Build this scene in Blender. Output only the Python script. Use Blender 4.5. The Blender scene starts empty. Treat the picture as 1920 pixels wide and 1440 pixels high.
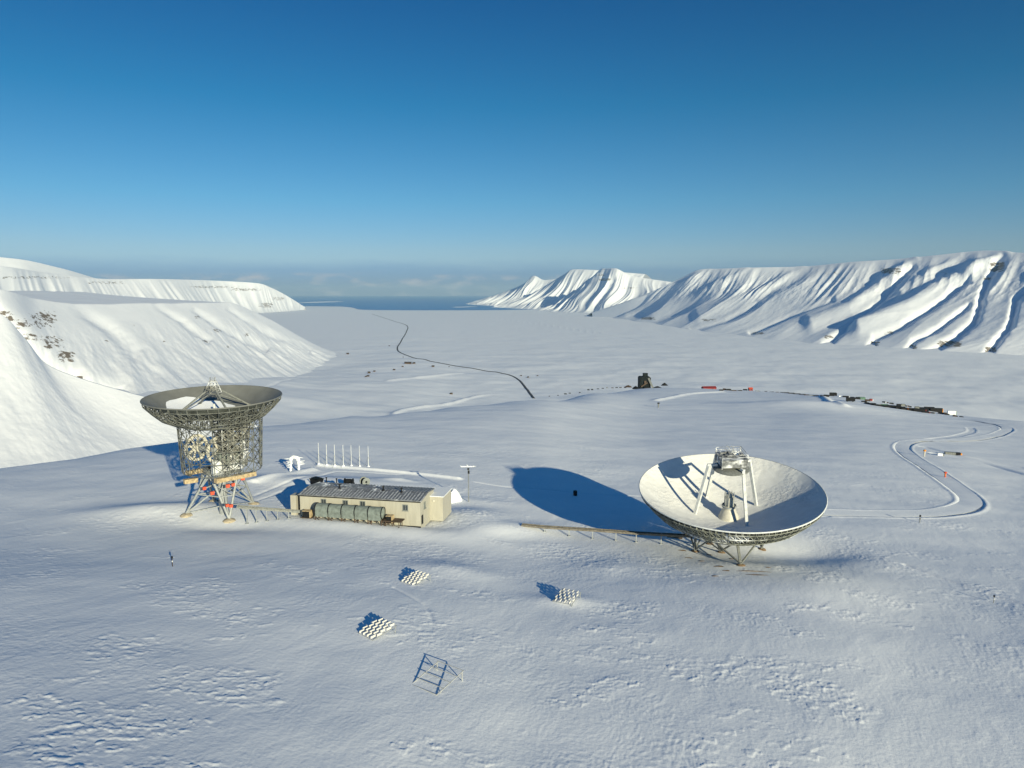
import bpy, bmesh, math, random
import numpy as np
from mathutils import Vector, Matrix

rad = math.radians
SC = bpy.context.scene
COL = SC.collection
random.seed(5)

# ------------------------------------------------------------------ camera
F = 1333.0                      # focal length in photo pixels (1920 wide)
CZ = 60.0                       # camera height above the local datum
PIT = math.atan((720 - 548) / F)
CP, SP = math.cos(PIT), math.sin(PIT)
SEA = -430.0

def ray(u, v):
    dx = (u - 960) / F; dy = (720 - v) / F
    return dx, CP + SP * dy, -SP + CP * dy

def at(u, v, Y):                # photo pixel + distance -> point of the place
    dx, ry, rz = ray(u, v); t = Y / ry
    return np.array([dx * t, Y, CZ + rz * t])

def proj(x, y, z):
    d = CZ - z
    fw = y * CP + d * SP; up = y * SP - d * CP
    fw = np.maximum(fw, 1.0)
    return 960 + F * x / fw, 720 - F * up / fw

cam = bpy.data.cameras.new('camera'); camo = bpy.data.objects.new('camera', cam); COL.objects.link(camo)
cam.sensor_width = 36; cam.sensor_fit = 'HORIZONTAL'; cam.lens = 36 * F / 1920
cam.clip_start = 0.5; cam.clip_end = 400000
camo.location = (0, 0, CZ); camo.rotation_euler = (math.pi / 2 - PIT, 0, 0)
SC.camera = camo

# ------------------------------------------------------------------ noise
def _perm(seed):
    r = np.random.RandomState(seed); p = r.permutation(256); return np.concatenate([p, p])
_PC = {}
def perlin(x, y, seed=0):
    if seed not in _PC:
        _PC[seed] = _perm(seed)
    p = _PC[seed]
    xi = np.floor(x).astype(np.int64); yi = np.floor(y).astype(np.int64)
    xf = x - xi; yf = y - yi
    u = xf ** 3 * (xf * (xf * 6 - 15) + 10); v = yf ** 3 * (yf * (yf * 6 - 15) + 10)
    xi &= 255; yi &= 255; xj = (xi + 1) & 255; yj = (yi + 1) & 255
    def g(a, b, fx, fy):
        h = p[p[a] + b] * (2 * math.pi / 256)
        return np.cos(h) * fx + np.sin(h) * fy
    a = g(xi, yi, xf, yf); b = g(xj, yi, xf - 1, yf); c = g(xi, yj, xf, yf - 1); d = g(xj, yj, xf - 1, yf - 1)
    return ((a + (b - a) * u) * (1 - v) + (c + (d - c) * u) * v) * 1.4

def fbm(x, y, seed=0, o=4, lac=2.03, gain=0.5):
    s = 0; a = 1.0; f = 1.0
    for i in range(o):
        s = s + a * perlin(x * f + 17.3 * i, y * f - 9.1 * i, seed + i); a *= gain; f *= lac
    return s

def sstep(a, b, x):
    t = np.clip((x - a) / (b - a), 0, 1); return t * t * (3 - 2 * t)

def pchip(xk, yk, x):
    xk = np.asarray(xk, float); yk = np.asarray(yk, float)
    h = np.diff(xk); dl = np.diff(yk) / h; n = len(xk); m = np.zeros(n)
    for i in range(1, n - 1):
        if dl[i - 1] * dl[i] > 0:
            w1 = 2 * h[i] + h[i - 1]; w2 = h[i] + 2 * h[i - 1]
            m[i] = (w1 + w2) / (w1 / dl[i - 1] + w2 / dl[i])
    m[0] = dl[0]; m[-1] = dl[-1]
    x = np.clip(x, xk[0], xk[-1]); k = np.clip(np.searchsorted(xk, x) - 1, 0, n - 2)
    t = (x - xk[k]) / h[k]
    return (yk[k] * (1 + 2 * t) * (1 - t) ** 2 + m[k] * h[k] * t * (1 - t) ** 2
            + yk[k + 1] * t * t * (3 - 2 * t) + m[k + 1] * h[k] * t * t * (t - 1))

def dist_poly(u, v, poly):
    best = np.full(u.shape, 1e9); par = np.zeros(u.shape); acc = 0.0
    L = sum(math.dist(a[:2], b[:2]) for a, b in zip(poly, poly[1:]))
    for a, b in zip(poly, poly[1:]):
        ax, ay = a[:2]; bx, by = b[:2]; l2 = (bx - ax) ** 2 + (by - ay) ** 2
        t = np.clip(((u - ax) * (bx - ax) + (v - ay) * (by - ay)) / l2, 0, 1)
        d = np.hypot(u - ax - t * (bx - ax), v - ay - t * (by - ay)); m = d < best
        best = np.where(m, d, best); par = np.where(m, (acc + t * math.sqrt(l2)) / L, par); acc += math.sqrt(l2)
    return best, par

# ------------------------------------------------------------------ the lie of the land: depth below camera along directions
FLOOR = [(5800, 446), (9000, 463), (12000, 473), (16000, 483)]
def shore(y): return [(y, 489.6), (y * 1.06, 497), (90000, 500)]
COLS = [  # (bearing as photo column, [(distance, depth below camera) ...])
 (-2600, [(20, 40), (100, 45.3), (150, 50), (220, 75), (400, 160), (800, 230), (1500, 280), (4000, 400), (9000, 440), (20000, 470)] + shore(30000)),
 (-400, [(20, 36.5), (100, 44.2), (150, 50.3), (188, 53.0), (240, 78), (400, 160), (800, 240), (1200, 262), (1900, 240), (2500, 250), (6000, 420), (12000, 460), (20000, 480)] + shore(30000)),
 (0, [(20, 37), (100, 45.2), (150, 51.5), (185, 53.9), (232, 58.6), (300, 92), (465, 168), (750, 230), (1060, 257), (1350, 246), (1700, 224), (2500, 250), (5000, 420), (12000, 465), (20000, 482)] + shore(32000)),
 (250, [(20, 38.3), (100, 46.3), (150, 51.9), (200, 54.8), (275, 61.0), (350, 95), (545, 182), (900, 255), (1250, 271), (1550, 262), (2000, 250), (2600, 288), (3500, 370), (6000, 440), (12000, 470), (20000, 484)] + shore(32000)),
 (500, [(20, 40.2), (100, 47.64), (150, 52.6), (220, 56.0), (335, 63.8), (425, 95), (655, 192), (1050, 268), (1550, 290), (2000, 296), (2500, 312), (3600, 385), (6500, 442), (12000, 471), (20000, 485)] + shore(31000)),
 (640, [(20, 41.3), (100, 48.36), (150, 53.1), (235, 57.6), (365, 66.1), (465, 97), (705, 198), (1150, 290), (1750, 316), (2700, 352), (4200, 410), (6500, 440), (12000, 470), (18000, 485)] + shore(25000)),
 (750, [(20, 42.4), (100, 49.08), (150, 53.9), (250, 59.8), (410, 70.6), (510, 100), (775, 200), (1250, 290), (2000, 337), (3300, 376), (5700, 434), (9000, 458), (12000, 470), (16000, 483)] + shore(19600)),
 (870, [(20, 43.2), (100, 49.89), (150, 55.0), (270, 61.8), (460, 74.1), (570, 103), (820, 203), (1350, 305), (2300, 370), (3500, 405), (5800, 443), (9000, 461), (12000, 471), (16000, 483)] + shore(19600)),
 (1000, [(20, 44), (100, 50.8), (150, 56.4), (300, 64.8), (520, 79.1), (640, 107), (900, 200), (1300, 295), (2700, 400), (3700, 421)] + FLOOR + shore(20500)),
 (1100, [(20, 44), (100, 51.3), (150, 57), (300, 67.5), (500, 82), (700, 99.6), (830, 120), (1100, 190), (1600, 310), (3000, 417), (4000, 430)] + FLOOR + shore(24000)),
 (1210, [(20, 44.5), (100, 51.7), (150, 57.4), (300, 69.5), (500, 87), (800, 114), (1010, 137), (1150, 170), (1700, 300), (3200, 425), (4200, 436)] + FLOOR + shore(28000)),
 (1400, [(20, 45), (100, 52.3), (150, 58), (300, 71), (500, 90), (800, 118), (960, 133), (1100, 165), (1700, 320), (3200, 432), (4200, 442)] + FLOOR + shore(30000)),
 (1560, [(20, 45.5), (100, 52.9), (150, 59), (300, 72.5), (500, 91), (700, 109.5), (860, 125), (1000, 158), (1600, 320), (3100, 437), (4200, 445)] + FLOOR + shore(30000)),
 (1790, [(20, 46.5), (100, 54.3), (150, 60.8), (300, 75.5), (500, 96.5), (700, 121.5), (830, 155), (1300, 300), (2650, 450), (4200, 455)] + FLOOR + shore(30000)),
 (1920, [(20, 47), (100, 54.9), (150, 61.6), (300, 78), (450, 94), (610, 111.6), (745, 150), (1120, 290), (2350, 458), (4200, 460), (9000, 470), (16000, 484)] + shore(30000)),
 (2300, [(20, 48), (100, 56.3), (150, 63), (300, 82), (450, 105), (560, 140), (1000, 290), (2100, 460), (4200, 462), (9000, 470), (16000, 484)] + shore(30000)),
 (4500, [(20, 58), (100, 62.3), (150, 68), (300, 95), (450, 130), (1000, 300), (2100, 450), (4200, 462), (9000, 470), (16000, 484)] + shore(30000)),
]
_LR = np.linspace(math.log(20), math.log(90000), 1500)
_TC = []; _TAB = []
for u_, pts in COLS:
    th = math.atan((u_ - 960) / F / 0.98); c_ = math.cos(th)
    _TC.append(th); _TAB.append(pchip([math.log(a / c_) for a, b in pts], [b for a, b in pts], _LR))
_TC = np.array(_TC); _TAB = np.array(_TAB)
_TH = np.linspace(_TC[0], _TC[-1], 700)
_G = np.stack([pchip(_TC, _TAB[:, j], _TH) for j in range(len(_LR))], 1)
def _blur(A, n, ax):
    k = np.hanning(n + 2)[1:-1]; k /= k.sum(); pad = [(0, 0), (0, 0)]; pad[ax] = (n // 2, n // 2)
    B = np.pad(A, pad, mode='edge'); return np.apply_along_axis(lambda m: np.convolve(m, k, 'valid'), ax, B)
_G = _blur(_blur(_G, 25, 0), 9, 1)

def base_depth(x, y):
    th = np.arctan2(x, y); lr = 0.5 * np.log(np.maximum(x * x + y * y, 400.5))
    a = np.clip((th - _TH[0]) / (_TH[1] - _TH[0]), 0, len(_TH) - 1.001); b = np.clip((lr - _LR[0]) / (_LR[1] - _LR[0]), 0, len(_LR) - 1.001)
    i = a.astype(int); j = b.astype(int); a = a - i; b = b - j
    return (_G[i, j] * (1 - a) + _G[i + 1, j] * a) * (1 - b) + (_G[i, j + 1] * (1 - a) + _G[i + 1, j + 1] * a) * b

FRONT = 1.0
BUMPS = []      # (x, y, rx, ry, rot, height): drifts and wind scoops, filled in below
def mound(u, v, Y, rx, ry, rot, h):
    p = at(u, v, Y); BUMPS.append((p[0], p[1], rx, ry, rad(rot), h))

def ground(x, y, fine=True):
    x = np.asarray(x, float); y = np.asarray(y, float)
    r = np.hypot(x, y)
    z = CZ - base_depth(x, y)
    near = 1 - sstep(900, 2500, r)
    z = z + near * 0.32 * fbm(x / 44, y / 36, 11, 3)
    far = sstep(600, 2000, r) * (1 - sstep(9000, 15000, r))
    z = z + far * 6.5 * fbm(x / 420, y / 420, 21, 4) * (1 - 0.45 * sstep(3500, 6000, r))
    for bx, by, rx, ry, ro, h in BUMPS:
        c, s = math.cos(ro), math.sin(ro); dx = x - bx; dy = y - by
        q = ((dx * c + dy * s) / rx) ** 2 + ((-dx * s + dy * c) / ry) ** 2
        z = z + h * np.exp(-q)
    for P, w, h, kind in LINES:
        x0, y0 = P.min(0) - 3 * w; x1, y1 = P.max(0) + 3 * w
        m = (x > x0) & (x < x1) & (y > y0) & (y < y1)
        if not np.any(m):
            continue
        d, par = dist_poly(x[m], y[m], [tuple(p) for p in P])
        fade = sstep(0, .04, par) * sstep(0, .04, 1 - par)
        if kind == 'road':          # a cut with low banks on both sides
            dz = -h * (1 - sstep(w * .78, w * 1.12, d)) + 0.5 * h * np.exp(-((d - w * 1.25) / (w * .18)) ** 2)
        else:
            dz = h * np.exp(-(d / w) ** 2)
        zz = z[m] + dz * fade; z = z.copy() if not z.flags.writeable else z; z[m] = zz
    if fine:
        z = z + sastrugi(x, y, r)
    return z

LINES = []

WD = rad(62)    # direction the wind ridges run
def sastrugi(x, y, r):
    c, s = math.cos(WD), math.sin(WD)
    near = 1 - sstep(230, 520, r)
    m = near > 0
    out = np.zeros_like(x)
    if not np.any(m):
        return out
    x = x[m]; y = y[m]; nr = near[m]
    wx = x + 2.2 * perlin(x / 7, y / 7, 31); wy = y + 2.2 * perlin(x / 7 + 9, y / 7, 32)
    a = wx * c + wy * s; b = -wx * s + wy * c
    patch = sstep(0.12, 0.5, fbm(x / 26 + 3.1, y / 17, 41, 4, 2.1, 0.6))
    patch2 = sstep(0.0, 0.4, fbm(x / 33 + 13, y / 24, 45, 4, 2.1, 0.6) + 0.10 * sstep(-30, 40, x) - 0.12 * sstep(125, 165, y))
    lx, ly = -0.47, 0.88                      # away from the sun
    def lips(lam, wx_, seed, amp, thr):
        ph = (x * lx + y * ly) / lam + 1.15 * fbm(x / wx_, y / wx_, seed, 4, 2.1, .55) / lam * wx_ * .35
        f = ph - np.floor(ph); saw = sstep(0, .10, f) * (1 - f) ** 1.3
        frag = sstep(thr, thr + .14, fbm(x / (wx_ * .55), y / (wx_ * .4), seed + 9, 3))
        return amp * saw * frag
    tramp = np.exp(-((x + 58) / 26) ** 2 - ((y - 186) / 13) ** 2) + .8 * np.exp(-((x + 8) / 9) ** 2 - ((y - 171) / 10) ** 2) + .6 * np.exp(-((x - 22) / 12) ** 2 - ((y - 150) / 5) ** 2)
    h = (patch + tramp) * (lips(2.3, 3.0, 151, .095, .0) + lips(1.1, 1.6, 171, .05, .0))
    h = h + 0.10 * sstep(.32, .6, fbm(x / 40 + 7, y / 30, 191, 3)) * lips(3.4, 4.5, 201, .8, .1)
    h = h + patch2 * 0.032 * fbm(a / 0.9, b / 0.6, 55, 3)
    h = h + 0.012 * fbm(a / 0.5, b / 0.4, 59, 2)
    h = h + 0.03 * fbm(a / 9, b / 3.5, 71, 3)
    out[m] = h * nr
    return out

def hit(u, v, y0=40, y1=60000, n=4000):    # where the sight line through a photo pixel meets the ground
    dx, ry, rz = ray(u, v)
    Y = np.exp(np.linspace(math.log(y0), math.log(y1), n)); t = Y / ry
    dz = (CZ + rz * t) - ground(dx * t, Y, False)
    k = np.argmax(dz < 0)
    if k == 0:
        k = n - 1
    lo, hi = Y[k - 1], Y[k]
    for _ in range(30):
        mid = 0.5 * (lo + hi); t = mid / ry
        if (CZ + rz * t) - float(ground(np.array([dx * t]), np.array([mid]), False)[0]) < 0: hi = mid
        else: lo = mid
    t = hi / ry
    return np.array([dx * t, hi, CZ + rz * t])

def gz(x, y):
    return float(ground(np.array([float(x)]), np.array([float(y)]), True)[0])

# drifts and scoops
mound(1530, 1122, 139, 14, 8, 8, .5)
mound(1545, 1190, 129, 20, 10, 8, 1.1)      # bank right of the big dish, hollow behind it
mound(1500, 1018, 160, 13, 8.5, 12, -1.9)
mound(1400, 1100, 143, 11, 5, 0, 0.5)
mound(300, 925, 168, 16, 7, 10, 1.8)        # drift left of the small dish
mound(430, 985, 156, 10, 5, 0, -0.9)
mound(700, 982, 158.5, 24, 5, -8, FRONT)
mound(890, 940, 172, 9, 12, 30, 2.0)        # bank right of the building
mound(960, 975, 165, 14, 5, 30, 1.0)
mound(600, 870, 205, 30, 7, 0, 1.4)
mound(745, 865, 212, 5, 2.5, 0, .8)
mound(770, 895, 196, 26, 4, -8, .6)
mound(1160, 1110, 139, 8, 6, 0, 0.35)
mound(840, 1175, 130, 9, 5, -20, 0.7)
mound(1060, 1240, 117, 6, 3.2, 0, 0.6)
mound(1500, 760, 640, 60, 40, 0, 6)

def line(px, w, h, kind='berm'):
    P = np.array([hit(*p)[:2] for p in px]); k = np.arange(len(P)); f = np.linspace(0, len(P) - 1, (len(P) - 1) * 6 + 1)
    LNEW.append((np.stack([pchip(k, P[:, 0], f), pchip(k, P[:, 1], f)], 1), w, h, kind))
LNEW = []
ROAD_PX = [(1440, 958), (1560, 962), (1650, 964), (1725, 964), (1785, 959), (1817, 948), (1818, 935), (1790, 912), (1750, 884), (1712, 860), (1692, 842), (1697, 832), (1722, 827), (1800, 826), (1850, 820), (1878, 812), (1888, 804), (1868, 796), (1835, 790), (1803, 785)]
line(ROAD_PX, 3.6, 0.36, 'road')
line([(1700, 828), (1760, 822), (1800, 816), (1822, 808), (1818, 801)], 2.6, 0.22, 'road')
line([(1718, 836), (1735, 838), (1790, 852), (1850, 863), (1925, 878)], 1.6, -0.6)
line([(1740, 848), (1800, 858), (1860, 872), (1930, 892)], 1.8, -0.7)
line([(1690, 1056), (1760, 1082), (1840, 1108), (1930, 1136)], 0.6, -0.28)
line([(590, 872), (680, 880), (770, 888), (870, 899)], 1.3, .75)
line([(470, 905), (540, 890), (590, 880)], 2.2, 0.8)
line([(1225, 752), (1260, 745), (1300, 738), (1360, 735)], 4, 1.4)
line([(1540, 742), (1575, 757), (1590, 764)], 4, 1.6)
line([(720, 715), (800, 706), (870, 700)], 14, 5)
line([(640, 792), (740, 775), (840, 757), (900, 742), (935, 738)], 10, 5)
line([(700, 655), (600, 660), (560, 662)], 18, 3)
line([(860, 588), (940, 598), (1040, 612), (1180, 634), (1300, 655)], 14, 4)
line([(390, 780), (450, 742), (520, 718), (570, 708), (660, 703)], 6, -3)
line([(882, 903), (960, 914), (1080, 924), (1215, 931)], .55, -.22)
line([(470, 932), (520, 912), (575, 893), (640, 884), (760, 891)], .6, -.24)
line([(478, 940), (530, 921), (560, 905)], .5, -.2)
line([(735, 1100), (800, 1140), (812, 1165)], .35, -.14)
line([(1440, 985), (1500, 972), (1560, 968)], .5, -.2)
LINES.extend(LNEW)

# ------------------------------------------------------------------ materials
def new_mat(name):
    m = bpy.data.materials.new(name); m.use_nodes = True
    nt = m.node_tree; nt.nodes.clear()
    out = nt.nodes.new('ShaderNodeOutputMaterial'); b = nt.nodes.new('ShaderNodeBsdfPrincipled')
    nt.links.new(b.outputs[0], out.inputs[0])
    return m, nt, b

def N(nt, t, **kw):
    n = nt.nodes.new(t)
    for k, v in kw.items():
        if k in n.inputs: n.inputs[k].default_value = v
        else: setattr(n, k, v)
    return n

def mixc(nt, fac, a, b):
    m = nt.nodes.new('ShaderNodeMix'); m.data_type = 'RGBA'
    if hasattr(fac, 'is_linked'): nt.links.new(fac, m.inputs[0])
    else: m.inputs[0].default_value = fac
    for k, c in ((6, a), (7, b)):
        if hasattr(c, 'is_linked'): nt.links.new(c, m.inputs[k])
        else: m.inputs[k].default_value = (*c, 1)
    return m.outputs[2]

def ramp(nt, src, p0, p1, c0=(0, 0, 0), c1=(1, 1, 1)):
    r = nt.nodes.new('ShaderNodeValToRGB'); r.color_ramp.elements[0].position = p0; r.color_ramp.elements[1].position = p1
    r.color_ramp.elements[0].color = (*c0, 1); r.color_ramp.elements[1].color = (*c1, 1)
    nt.links.new(src, r.inputs[0]); return r.outputs[0]

def pos(nt, scale=(1, 1, 1)):
    g = nt.nodes.new('ShaderNodeNewGeometry'); m = nt.nodes.new('ShaderNodeMapping')
    m.inputs['Scale'].default_value = scale; nt.links.new(g.outputs['Position'], m.inputs[0]); return m.outputs[0]

def noise(nt, vec, scale, detail=4, rough=0.55):
    n = nt.nodes.new('ShaderNodeTexNoise'); n.inputs['Scale'].default_value = scale
    n.inputs['Detail'].default_value = detail; n.inputs['Roughness'].default_value = rough
    if vec is not None: nt.links.new(vec, n.inputs['Vector'])
    return n.outputs['Fac']

SNOW = (0.86, 0.87, 0.885)
def snow_mat(name, fine_scale, bump_d, rock=None):
    m, nt, b = new_mat(name)
    p = pos(nt)
    n1 = noise(nt, p, fine_scale, 6, 0.65); n2 = noise(nt, p, fine_scale * 0.07, 4)
    c = mixc(nt, ramp(nt, n2, 0.35, 0.7), (0.81, 0.835, 0.87), (0.87, 0.885, 0.91))
    if rock:
        a = nt.nodes.new('ShaderNodeAttribute'); a.attribute_name = 'rock'
        rn = noise(nt, pos(nt, (1, 1, 2.4)), rock, 7, 0.72)
        mu = nt.nodes.new('ShaderNodeMath'); mu.operation = 'ADD'; nt.links.new(a.outputs['Fac'], mu.inputs[0]); nt.links.new(rn, mu.inputs[1])
        fac = ramp(nt, mu.outputs[0], 0.95, 0.99)
        c = mixc(nt, fac, c, mixc(nt, rn, (0.10, 0.085, 0.07), (0.27, 0.23, 0.19)))
    nt.links.new(c, b.inputs['Base Color'])
    b.inputs['Roughness'].default_value = 0.62; b.inputs['Specular IOR Level'].default_value = 0.06
    bu = nt.nodes.new('ShaderNodeBump'); bu.inputs['Strength'].default_value = 1.0; bu.inputs['Distance'].default_value = bump_d
    nt.links.new(n1, bu.inputs['Height']); nt.links.new(bu.outputs[0], b.inputs['Normal'])
    return m

# ------------------------------------------------------------------ mesh helpers
def grid_obj(name, V, mat, attrs=None, close=False):
    ni, nj = V.shape[:2]
    me = bpy.data.meshes.new(name)
    idx = np.arange(ni * nj).reshape(ni, nj)
    q = np.stack([idx[:-1, :-1], idx[1:, :-1], idx[1:, 1:], idx[:-1, 1:]], -1).reshape(-1, 4)
    me.vertices.add(ni * nj); me.vertices.foreach_set('co', V.reshape(-1).astype(np.float32))
    me.loops.add(q.size); me.loops.foreach_set('vertex_index', q.reshape(-1).astype(np.int32))
    me.polygons.add(len(q)); me.polygons.foreach_set('loop_start', np.arange(0, q.size, 4, dtype=np.int32))
    me.polygons.foreach_set('loop_total', np.full(len(q), 4, np.int32)) if False else None
    me.polygons.foreach_set('use_smooth', np.ones(len(q), bool))
    me.update(calc_edges=True); me.validate()
    for k, a in (attrs or {}).items():
        at_ = me.attributes.new(k, 'FLOAT', 'POINT'); at_.data.foreach_set('value', a.reshape(-1).astype(np.float32))
    me.materials.append(mat)
    o = bpy.data.objects.new(name, me); COL.objects.link(o); return o

def structure(o):
    o['kind'] = 'structure'; return o

# ------------------------------------------------------------------ ground sheet
M_GROUND = snow_mat('snow_ground', 1.7, 0.05, None)
def build_ground():
    half = rad(39)
    th = np.concatenate([np.linspace(-rad(100), -half, 60)[:-1], np.linspace(-half, half, 1000), np.linspace(half, rad(100), 60)[1:]])
    r = [34.0]
    while r[-1] < 85000:
        x = r[-1]
        k = 0.02 if x < 46 else 0.0026 if x < 640 else 0.0045 if x < 1300 else 0.008 if x < 8000 else 0.03
        r.append(x * (1 + k))
    r = np.array(r)
    R, T = np.meshgrid(r, th, indexing='ij')
    X = R * np.sin(T); Y = R * np.cos(T)
    Z = ground(X, Y)
    o = grid_obj('ground', np.stack([X, Y, Z], -1)[:, ::-1], M_GROUND)
    return structure(o)
GROUND = build_ground()

# sea
def mat_sea():
    m, nt, b = new_mat('sea_water')
    p = pos(nt, (1, 1, 1))
    n = noise(nt, p, 0.002, 5, 0.6)
    nt.links.new(mixc(nt, n, (0.012, 0.15, 0.40), (0.02, 0.20, 0.48)), b.inputs['Base Color'])
    b.inputs['Roughness'].default_value = 0.35
    bu = nt.nodes.new('ShaderNodeBump'); bu.inputs['Strength'].default_value = 0.5; bu.inputs['Distance'].default_value = 4
    nt.links.new(noise(nt, p, 0.02, 5), bu.inputs['Height']); nt.links.new(bu.outputs[0], b.inputs['Normal'])
    return m
xs = np.linspace(-60000, 60000, 40); ys = np.linspace(8000, 92000, 40)
XX, YY = np.meshgrid(xs, ys, indexing='ij')
structure(grid_obj('sea', np.stack([XX, YY, np.full_like(XX, SEA)], -1), mat_sea()))

def spit(name, px, Y0, w, h, mat):
    P = np.array([at(u, v, 1000.)[:2] * 0 + np.array([(u - 960) / F * y / .99, y]) for u, v, y in px]); k = np.arange(len(P)); f = np.linspace(0, len(P) - 1, 90)
    X = pchip(k, P[:, 0], f); Y = pchip(k, P[:, 1], f); t = np.linspace(-1, 1, 9); ww = w * (np.sin(np.linspace(0.05, 3.09, 90)) ** .6)
    V = np.zeros((90, 9, 3)); V[..., 0] = X[:, None]; V[..., 1] = Y[:, None] + ww[:, None] * t[None, :] + 120 * np.sin(f * 3)[:, None]; V[..., 2] = SEA - 6 + (h + 6) * (1 - t[None, :] ** 2) * (ww / w)[:, None]
    return structure(grid_obj(name, V[:, ::-1], mat, {'rock': np.zeros((90, 9))}))

# ------------------------------------------------------------------ mountains
def smooth_line(P, n):
    P = np.array(P, float); k = len(P); d = np.r_[0, np.cumsum(np.linalg.norm(np.diff(P[:, :2], axis=0), axis=1))]
    s = np.linspace(0, d[-1], n)
    return np.stack([pchip(d, P[:, i], s) for i in range(3)], 1), s

def mountain(name, secs, ns, nt_, mat, prof, shape, back, gullies=(), rocks=(), nb=40, sink=25):
    """secs: (crest pixel+distance, foot pixel[, distance]); prof(t): rise from foot to crest; shape(S, T, seed): relief in metres."""
    crest = []; foot = []
    for c, f in secs:
        crest.append(at(*c)); p = at(*f) if len(f) == 3 else hit(f[0], f[1], 700)
        p[2] = float(ground(p[:1], p[1:2], False)[0]) - sink; foot.append(p)
    # resample both by the crest's own section spacing
    k = np.arange(len(secs), dtype=float); s = np.linspace(0, k[-1], ns)
    Cc = np.stack([pchip(k, np.array(crest)[:, i], s) for i in range(3)], 1)
    Ff = np.stack([pchip(k, np.array(foot)[:, i], s) for i in range(3)], 1)
    sm = np.r_[0, np.cumsum(np.linalg.norm(np.diff(0.5 * (Cc + Ff)[:, :2], axis=0), axis=1))]
    t = np.linspace(0, 1, nt_)
    V = Ff[:, None, :] * (1 - t)[None, :, None] + Cc[:, None, :] * t[None, :, None]
    hgt = (Cc[:, 2] - Ff[:, 2])[:, None]
    V[:, :, 2] = Ff[:, 2][:, None] + hgt * prof(t)[None, :]
    S = np.repeat(sm[:, None], nt_, 1); T = np.repeat(t[None, :], ns, 0)
    U, W = proj(V[..., 0], V[..., 1], V[..., 2])
    hz = shape(S, T, U, W)
    for g in gullies:
        amp, w0, w1 = g[0]; d, par = dist_poly(U + 3 * perlin(W / 9, U / 60, 77), W, g[1])
        w = w0 + (w1 - w0) * par
        hz = hz + amp * (1 - .85 * sstep(.86, 1, T)) * np.exp(-(d / w) ** 2) * np.clip(1.2 - 0.4 * par, 0, 1)
    V[..., 2] += hz * np.clip(hgt / 400, 0.05, 1)
    rk = np.zeros_like(T)
    for (ru, rv, rw, rh, ra) in rocks:
        U2, W2 = proj(V[..., 0], V[..., 1], V[..., 2])
        rk = np.maximum(rk, ra * np.exp(-((U2 - ru) / rw) ** 4 - ((W2 - rv) / rh) ** 4))
    # flat-topped back, then down
    dirn = Cc[:, :2] - Ff[:, :2]; dirn /= np.linalg.norm(dirn, axis=1)[:, None]
    tb = np.linspace(0, 1, nb + 1)[1:]
    B = np.zeros((ns, nb, 3))
    hh = Cc[:, 2] - Ff[:, 2]; kb = np.clip(hh / (.62 * hh.max()), .03, 1)
    B[..., :2] = Cc[:, None, :2] + dirn[:, None, :] * (tb * back[0])[None, :, None] * kb[:, None, None]
    B[..., 2] = V[:, -1, 2][:, None] * 1.0 + back[1] * tb[None, :] ** 1.3 * kb[:, None]
    q_ = np.clip(tb[None, :] * 5 * (1 - kb[:, None]), 0, 1)
    B[..., 2] = B[..., 2] * (1 - q_) + (Ff[:, 2][:, None] - 10) * q_
    B[..., 2] = np.where(tb[None, :] > 0.8, B[..., 2] - (tb[None, :] - 0.8) * 5 * (B[..., 2] - SEA + 30), B[..., 2])
    VV = np.concatenate([V, B], 1); rk = np.concatenate([rk, np.zeros((ns, nb))], 1)
    return structure(grid_obj(name, VV[:, ::-1], mat, {'rock': np.ascontiguousarray(rk[:, ::-1])}))

M_FAR = snow_mat('snow_mountain', 0.012, 3.0, 0.016)
M_MID = snow_mat('snow_slope', 0.03, 1.2, 0.04)

def ridged(x, y, seed):
    return 1 - np.abs(perlin(x, y, seed)) * 2

def shape_right(S, T, U, W):
    env = np.sin(np.clip(T, 0, 1) * math.pi) ** 0.7
    top = sstep(0.45, 0.98, T) * (1 - 0.6 * sstep(0.96, 1, T))
    w = S + 260 * perlin(S / 900, T * 2.2, 5) + 180 * T
    big = ridged(w / 1150, T * 0.55, 3)
    mid = ridged(w / 430, T * 0.9 + 3, 8)
    fin = ridged(w / 170, T * 1.5 + 3, 9)
    band = sstep(0.55, 0.8, T)
    return env * (42 * big - 20) + env * (22 * mid * (0.12 + 1.5 * band) - 6) + env * fin * (2 + 20 * band) + 3.5 * env * fbm(S / 150, T * 9, 12, 5, 2.1, .6) * (.5 + 2 * band)

G_R = [((-42, 5, 6), [(1712, 502), (1650, 560), (1585, 618), (1548, 645)]),
       ((-42, 5, 6), [(1815, 532), (1745, 580), (1690, 612), (1640, 632), (1628, 662)]),
       ((-34, 4, 5), [(1815, 575), (1760, 615), (1712, 640), (1695, 666)]),
       ((-50, 6, 7), [(1880, 480), (1850, 530), (1828, 600), (1790, 632), (1738, 662)]),
       ((-46, 6, 6), [(1985, 500), (1905, 560), (1895, 610), (1870, 640), (1842, 672)]),
       ((-26, 5, 5), [(1560, 560), (1480, 590), (1410, 622)]),
       ((-26, 5, 5), [(1420, 570), (1360, 600), (1300, 620)]),
       ((62, 7, 14), [(1716, 484), (1640, 540), (1590, 575), (1520, 604)]),
       ((72, 9, 16), [(1888, 472), (1800, 522), (1700, 575), (1610, 612)]),
       ((30, 6, 10), [(1800, 478), (1740, 515), (1690, 545)]),
       ((46, 7, 13), [(1508, 499), (1450, 538), (1385, 565), (1310, 590)]),
       ((40, 6, 12), [(1400, 503), (1350, 535), (1290, 562), (1225, 585)]),
       ((55, 7, 12), [(1330, 506), (1290, 530), (1235, 553), (1170, 580)])]
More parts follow.
